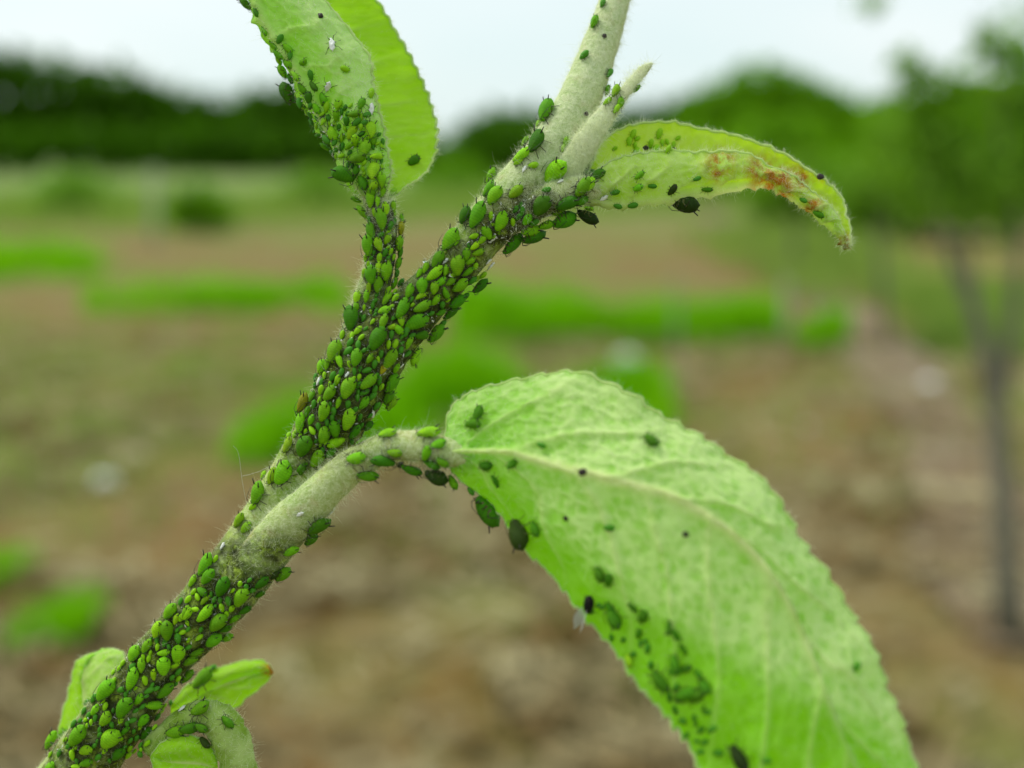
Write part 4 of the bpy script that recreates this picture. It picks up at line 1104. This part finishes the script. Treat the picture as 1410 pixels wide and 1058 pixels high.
ALL.sort(key=lambda q: -q[2])
N_IND = 300
ar = random.Random(9)
extra = []
ind = []
for k, (u, v, ln, an, c) in enumerate(ALL):
    mtx, key, n, Lm = place(u, v, ln, an + ar.uniform(-6, 6))
    base = np.array(COLS[c]) * ar.uniform(0.72, 1.28) * np.array([ar.uniform(.82, 1.18), 1, ar.uniform(.8, 1.4)])
    colr = (*base, 1)
    if k >= N_IND:
        extra.append((mtx, c)); continue
    big = ln > 20
    me = ar.choice(BIG) if big else (ar.choice(SMALL) if ln > 14 else ar.choice(TINY))
    o = bpy.data.objects.new('aphid', me); COL.objects.link(o)
    o.matrix_world = mtx @ Matrix.Diagonal((ar.uniform(.95, 1.06), ar.uniform(.88, 1.1), ar.uniform(.85, 1.1), 1))
    o.color = colr
    if big:
        for sd in (1, -1):
            for nm, dic in (('cornicle', HORN), ('antenna', FEEL)):
                ch = bpy.data.objects.new(nm, dic[sd]); COL.objects.link(ch); ch.parent = o
    zone = stem_zone(u, v) if key == 'stem' else ZONE[key]
    size = 'large' if ln > 30 else 'medium' if ln > 20 else 'small' if ln > 14 else 'tiny'
    sd_ = side_of(key, u, v)
    where = f'on the {sd_} of the {zone}' if sd_ != 'side' else f'on the {zone}'
    ind.append((o, f'{size} {CNAME[c]} aphid', where, v))
groups = {}
for o, a, wh, v in ind: groups.setdefault((a, wh), []).append((v, o))
for (a, wh), lst in groups.items():
    lst.sort(key=lambda q: -q[0])
    for i, (v, o) in enumerate(lst):
        lab = f'{a} {wh}' if len(lst) == 1 else f'{ORD[min(i + 1, 16)]} {a} {wh}'
        tag(o, lab, 'aphid', 'aphids feeding on the shoot')
# the rest, too small and many to pick out singly
def joined(name, items, meshes, mats):
    Vs, Fs, mi = [], [], []
    for k, (mtx, c) in enumerate(items):
        me = meshes[k % len(meshes)]
        o = len(Vs)
        Vs += [mtx @ q.co for q in me.vertices]
        for p_ in me.polygons:
            Fs.append(tuple(i + o for i in p_.vertices)); mi.append(p_.material_index)
    me = bpy.data.meshes.new(name); me.from_pydata([tuple(q) for q in Vs], [], Fs)
    for q in mats: me.materials.append(q)
    me.polygons.foreach_set('material_index', mi); me.polygons.foreach_set('use_smooth', [True] * len(Fs)); me.update()
    o = bpy.data.objects.new(name, me); COL.objects.link(o); return o
if extra:
    for tone, sel, lab in (('l', 'ly', 'tiny pale aphid nymphs filling gaps between the bigger aphids'), ('d', 'mdbo', 'tiny darker aphid nymphs filling gaps between the bigger aphids')):
        its = [e for e in extra if e[1] in sel]
        if its:
            o = joined('aphid_nymphs', its, TINY, (MAT['aphid'], MAT['leg'], MAT['dark']))
            o.color = (*COLS[tone], 1) if tone == 'l' else (0.07, 0.29, 0.014, 1)
            tag(o, lab, 'aphids', kind='stuff')

# whitish crumbs of shed skin and dark leg fragments caught in the wool of the colonies
def crumbs():
    r5 = random.Random(55)
    zs = [p for p in fill_zones if p[2] in ('stem', 'stalkL', 'leafL')]
    for nm, lab, cnt, mat in (('skin_crumbs', 'whitish crumbs of shed skin lodged between the aphids', 330, MAT['skin']), ('leg_fragments', 'dark hair-thin leg fragments lodged between the aphids', 420, MAT['dark'])):
        V, Fc = [], []
        for _ in range(cnt):
            poly = r5.choice(zs)[0]
            for _t in range(40):
                u, v = r5.uniform(min(p[0] for p in poly), max(p[0] for p in poly)), r5.uniform(min(p[1] for p in poly), max(p[1] for p in poly))
                if in_poly(poly, u, v): break
            loc, n, key = surf_at(u, v)
            t = n.orthogonal().normalized(); t.rotate(Matrix.Rotation(r5.uniform(0, 6.28), 3, n)); b = n.cross(t)
            px = 5.2e-5
            i = len(V)
            if nm == 'skin_crumbs':
                a_, w_, h_ = r5.uniform(1.2, 4.2) * px, r5.uniform(.5, 1.4) * px, r5.uniform(1.0, 4.5) * px
                c = loc + n * h_
                V += [c - t * a_, c + b * w_ + n * w_ * .6, c + t * a_ + n * r5.uniform(-1, 1) * a_, c - b * w_, c + n * w_ * 1.2]
                Fc += [(i, i + 1, i + 4), (i + 1, i + 2, i + 4), (i + 2, i + 3, i + 4), (i + 3, i, i + 4)]
            else:
                a_, w_ = r5.uniform(3, 8) * px, 0.30 * px
                c = loc + n * r5.uniform(1, 6) * px
                k_ = c + n * a_ * .5
                V += [c - t * a_ - b * w_, c - t * a_ + b * w_, k_ + b * w_, k_ - b * w_, c + t * a_ + b * w_, c + t * a_ - b * w_]
                Fc += [(i, i + 1, i + 2), (i, i + 2, i + 3), (i + 3, i + 2, i + 4), (i + 3, i + 4, i + 5)]
        o = mesh_obj(nm, V, Fc, mat, None, smooth=False)
        tag(o, lab, 'debris', kind='stuff')
crumbs()
# shed skins, specks, drop, threads, winged visitor
def skin(u, v, ln, an, label, seed=0):
    mtx, key, n, Lm = place(u, v, ln, an, 0.1)
    o = bpy.data.objects.new('shed_skin', SKIN[seed % 2]); COL.objects.link(o)
    o.matrix_world = mtx @ Matrix.Diagonal((0.8, 0.8, 0.6, 1))
    tag(o, label, 'shed skin', 'white shed aphid skins')
SK = [(457.6, 62.4, 27, -80, 'uppermost white shed skin with spread dark legs on left leaf'), (452, 119, 24, 60, 'white shed skin below the uppermost one on left leaf'), (511.3, 150, 22, 85, 'white shed skin at the right edge of the folded left leaf'),
      (413.5, 707.8, 16, 30, 'white shed skin on the bare part of the curved stalk'), (456, 705, 24, 40, 'dark-legged shed skin on the lower edge of the curved stalk'), (251, 976, 16, 40, 'white shed skin above the arched bottom stalk'), (229.7, 966, 11, 45, 'small white shed skin right of a light green aphid at the stem foot'),
      (478, 516, 13, 50, 'white shed skin among aphids on the thick middle stem'), (439, 525, 18, 50, 'white shed skin on the left edge of the thick middle stem'), (513, 570, 17, -60, 'white shed skin on the right side of the thick middle stem'), (613.8, 359.8, 14, 45, 'white shed skin on the left side just right of the fork'), (672.6, 360, 14, 0, 'white shed skin on the bare right side above the fork'),
      (676, 366, 18, 40, 'dark-legged shed skin at the right edge above the fork'), (678, 301, 17, 65, 'white shed skin in the middle of the stem below the bud'), (722, 233, 14, 60, 'white shed skin beside the fuzzy left shoulder of the stem'), (679.4, 329, 15, 45, 'white shed skin left of a large dark aphid above the fork'), (756, 297, 15, 60, 'white shed skin between dark aphids on the right leaf stalk'), (772, 250, 13, 30, 'white shed skin under the biggest light green aphid'),
      (553, 503.7, 10, 30, 'small white shed skin at the right edge of the middle stem'), (457, 212, 14, 100, 'white shed skin on the left edge of folded leaf'), (267, 838, 9, 45, 'tiny white shed skin at a light aphid on the lower stem'), (307, 752, 16, 50, 'white shed skin at the left edge below the curved stalk'), (509, 366, 14, 80, 'white shed skin on the left stalk of the folded leaf'), (560, 317, 11, 60, 'white shed skin at the right edge of the upright left stalk'), (832, 273, 18, 30, 'white shed skin where the curled right leaf begins')]
for i, (u, v, ln, an, lab) in enumerate(SK): skin(u, v, ln, an, lab, i)
def speck(u, v, rpx, label, seed):
    mtx, key, n, Lm = place(u, v, rpx * 2, 0, 0.2)
    bm = bmesh.new(); bmesh.ops.create_icosphere(bm, subdivisions=2, radius=0.5)
    for q in bm.verts: q.co *= 1 + 0.5 * noise.noise(q.co * 3 + Vector((seed, 0, 0)))
    me = bpy.data.meshes.new('speck'); bm.to_mesh(me); bm.free(); me.materials.append(MAT['speck'])
    o = bpy.data.objects.new('dark_speck', me); COL.objects.link(o); o.matrix_world = mtx @ Matrix.Translation((0, 0, 0.25)) @ Matrix.Diagonal((1, .9, .7, 1))
    tag(o, label, 'speck')
speck(832, 50, 3.2, 'tiny black speck high on the pale upper stem', 1)
speck(807, 157, 3.6, 'black speck on the upper stem beside the pale bud', 2)
speck(441.5, 22, 4, 'black speck near the top of the folded left leaf', 3)
speck(889, 204, 4, 'dark brown speck on the rim of the curled right leaf', 4)
speck(928, 206, 3, 'small dark speck right of the brown one on curled leaf', 5)
speck(802, 650, 6, 'brown speck on the midrib of the big leaf', 6)
speck(944, 736, 4.5, 'small brown speck below the midrib of the big leaf', 7)
speck(779, 714, 4, 'small grey speck in the middle of the big leaf', 8)
speck(1130, 243, 5, 'dark blotch on the curled leaf near its bent tip', 9)

bm = bmesh.new(); bmesh.ops.create_uvsphere(bm, u_segments=20, v_segments=14, radius=0.5)
me = bpy.data.meshes.new('drop'); bm.to_mesh(me); bm.free(); me.materials.append(MAT['drop']); me.polygons.foreach_set('use_smooth', [True] * len(me.polygons))
o = bpy.data.objects.new('honeydew_drop', me); COL.objects.link(o); o.matrix_world = place(583.5, 358, 6.5, 0, 0.5)[0] @ Matrix.Translation((0, 0, .45))
tag(o, 'tiny clear drop of honeydew at the left edge of the stem', 'drop')

def thread(pts, label, r=9e-6):
    c = catmull(pts, 24)
    wp = [M(q[0], q[1], q[2]) + Vector((noise.noise(Vector((q[0] * .1, 0, 0))), 0, noise.noise(Vector((0, q[1] * .1, 3))))) * 6e-5 for q in c]
    v, f = tube_geo(wp, [r] * len(wp), 5)
    o = mesh_obj('silk_thread', v, f, MAT['thread'], None, origin=wp[-1])
    tag(o, label, 'thread')
thread([(321, 614, 79.5), (328, 624, 79.6), (333, 655, 79.8), (338, 685, 80), (341, 701, 80.2)], 'fine pale thread standing up left of the stem')
thread([(333, 656, 79.8), (355, 650, 79.9), (372, 643, 80), (390, 638, 80.2)], 'fine pale thread running sideways to the stem')

# winged aphid at the lower margin of the big leaf
mtx, key, n, Lm = place(812, 833, 31, 55, 0.2)
wm = aphid_mesh('winged_aphid_body', 0.85, 41, True, True, 1.0)
o = bpy.data.objects.new('winged_aphid', wm); COL.objects.link(o); o.matrix_world = mtx; o.color = (0.012, 0.012, 0.012, 1)
tag(o, 'black winged aphid on the lower margin of the big leaf', 'winged aphid')
def wing_mesh(sd):
    V, Fc = [], []
    for i in range(9):
        t = i / 8
        wd = 0.34 * math.sin(math.pi * min(1, (t * 0.92 + 0.06))) ** 0.8
        c = Vector((-0.25 - 1.05 * t, sd * (0.10 + 0.12 * t), 0.40 + 0.12 * t))
        for q in (-1, 0, 1): V.append(c + Vector((0.1 * q, sd * wd * q * 0.5, 0.03 * (1 - abs(q)) + wd * q * 0.4)))
        if i:
            b = 3 * i
            Fc += [(b - 3, b - 2, b + 1, b), (b - 2, b - 1, b + 2, b + 1)]
    me = bpy.data.meshes.new('wing'); me.from_pydata([tuple(q) for q in V], [], Fc); me.materials.append(MAT['wing']); me.polygons.foreach_set('use_smooth', [True] * len(Fc)); me.update(); return me
for sd in (1, -1):
    ch = bpy.data.objects.new('wing', wing_mesh(sd)); COL.objects.link(ch); ch.parent = o
print('FAR', FAR)
print('APHIDS', len(ALL), 'individual', len(ind), 'rest', len(extra))
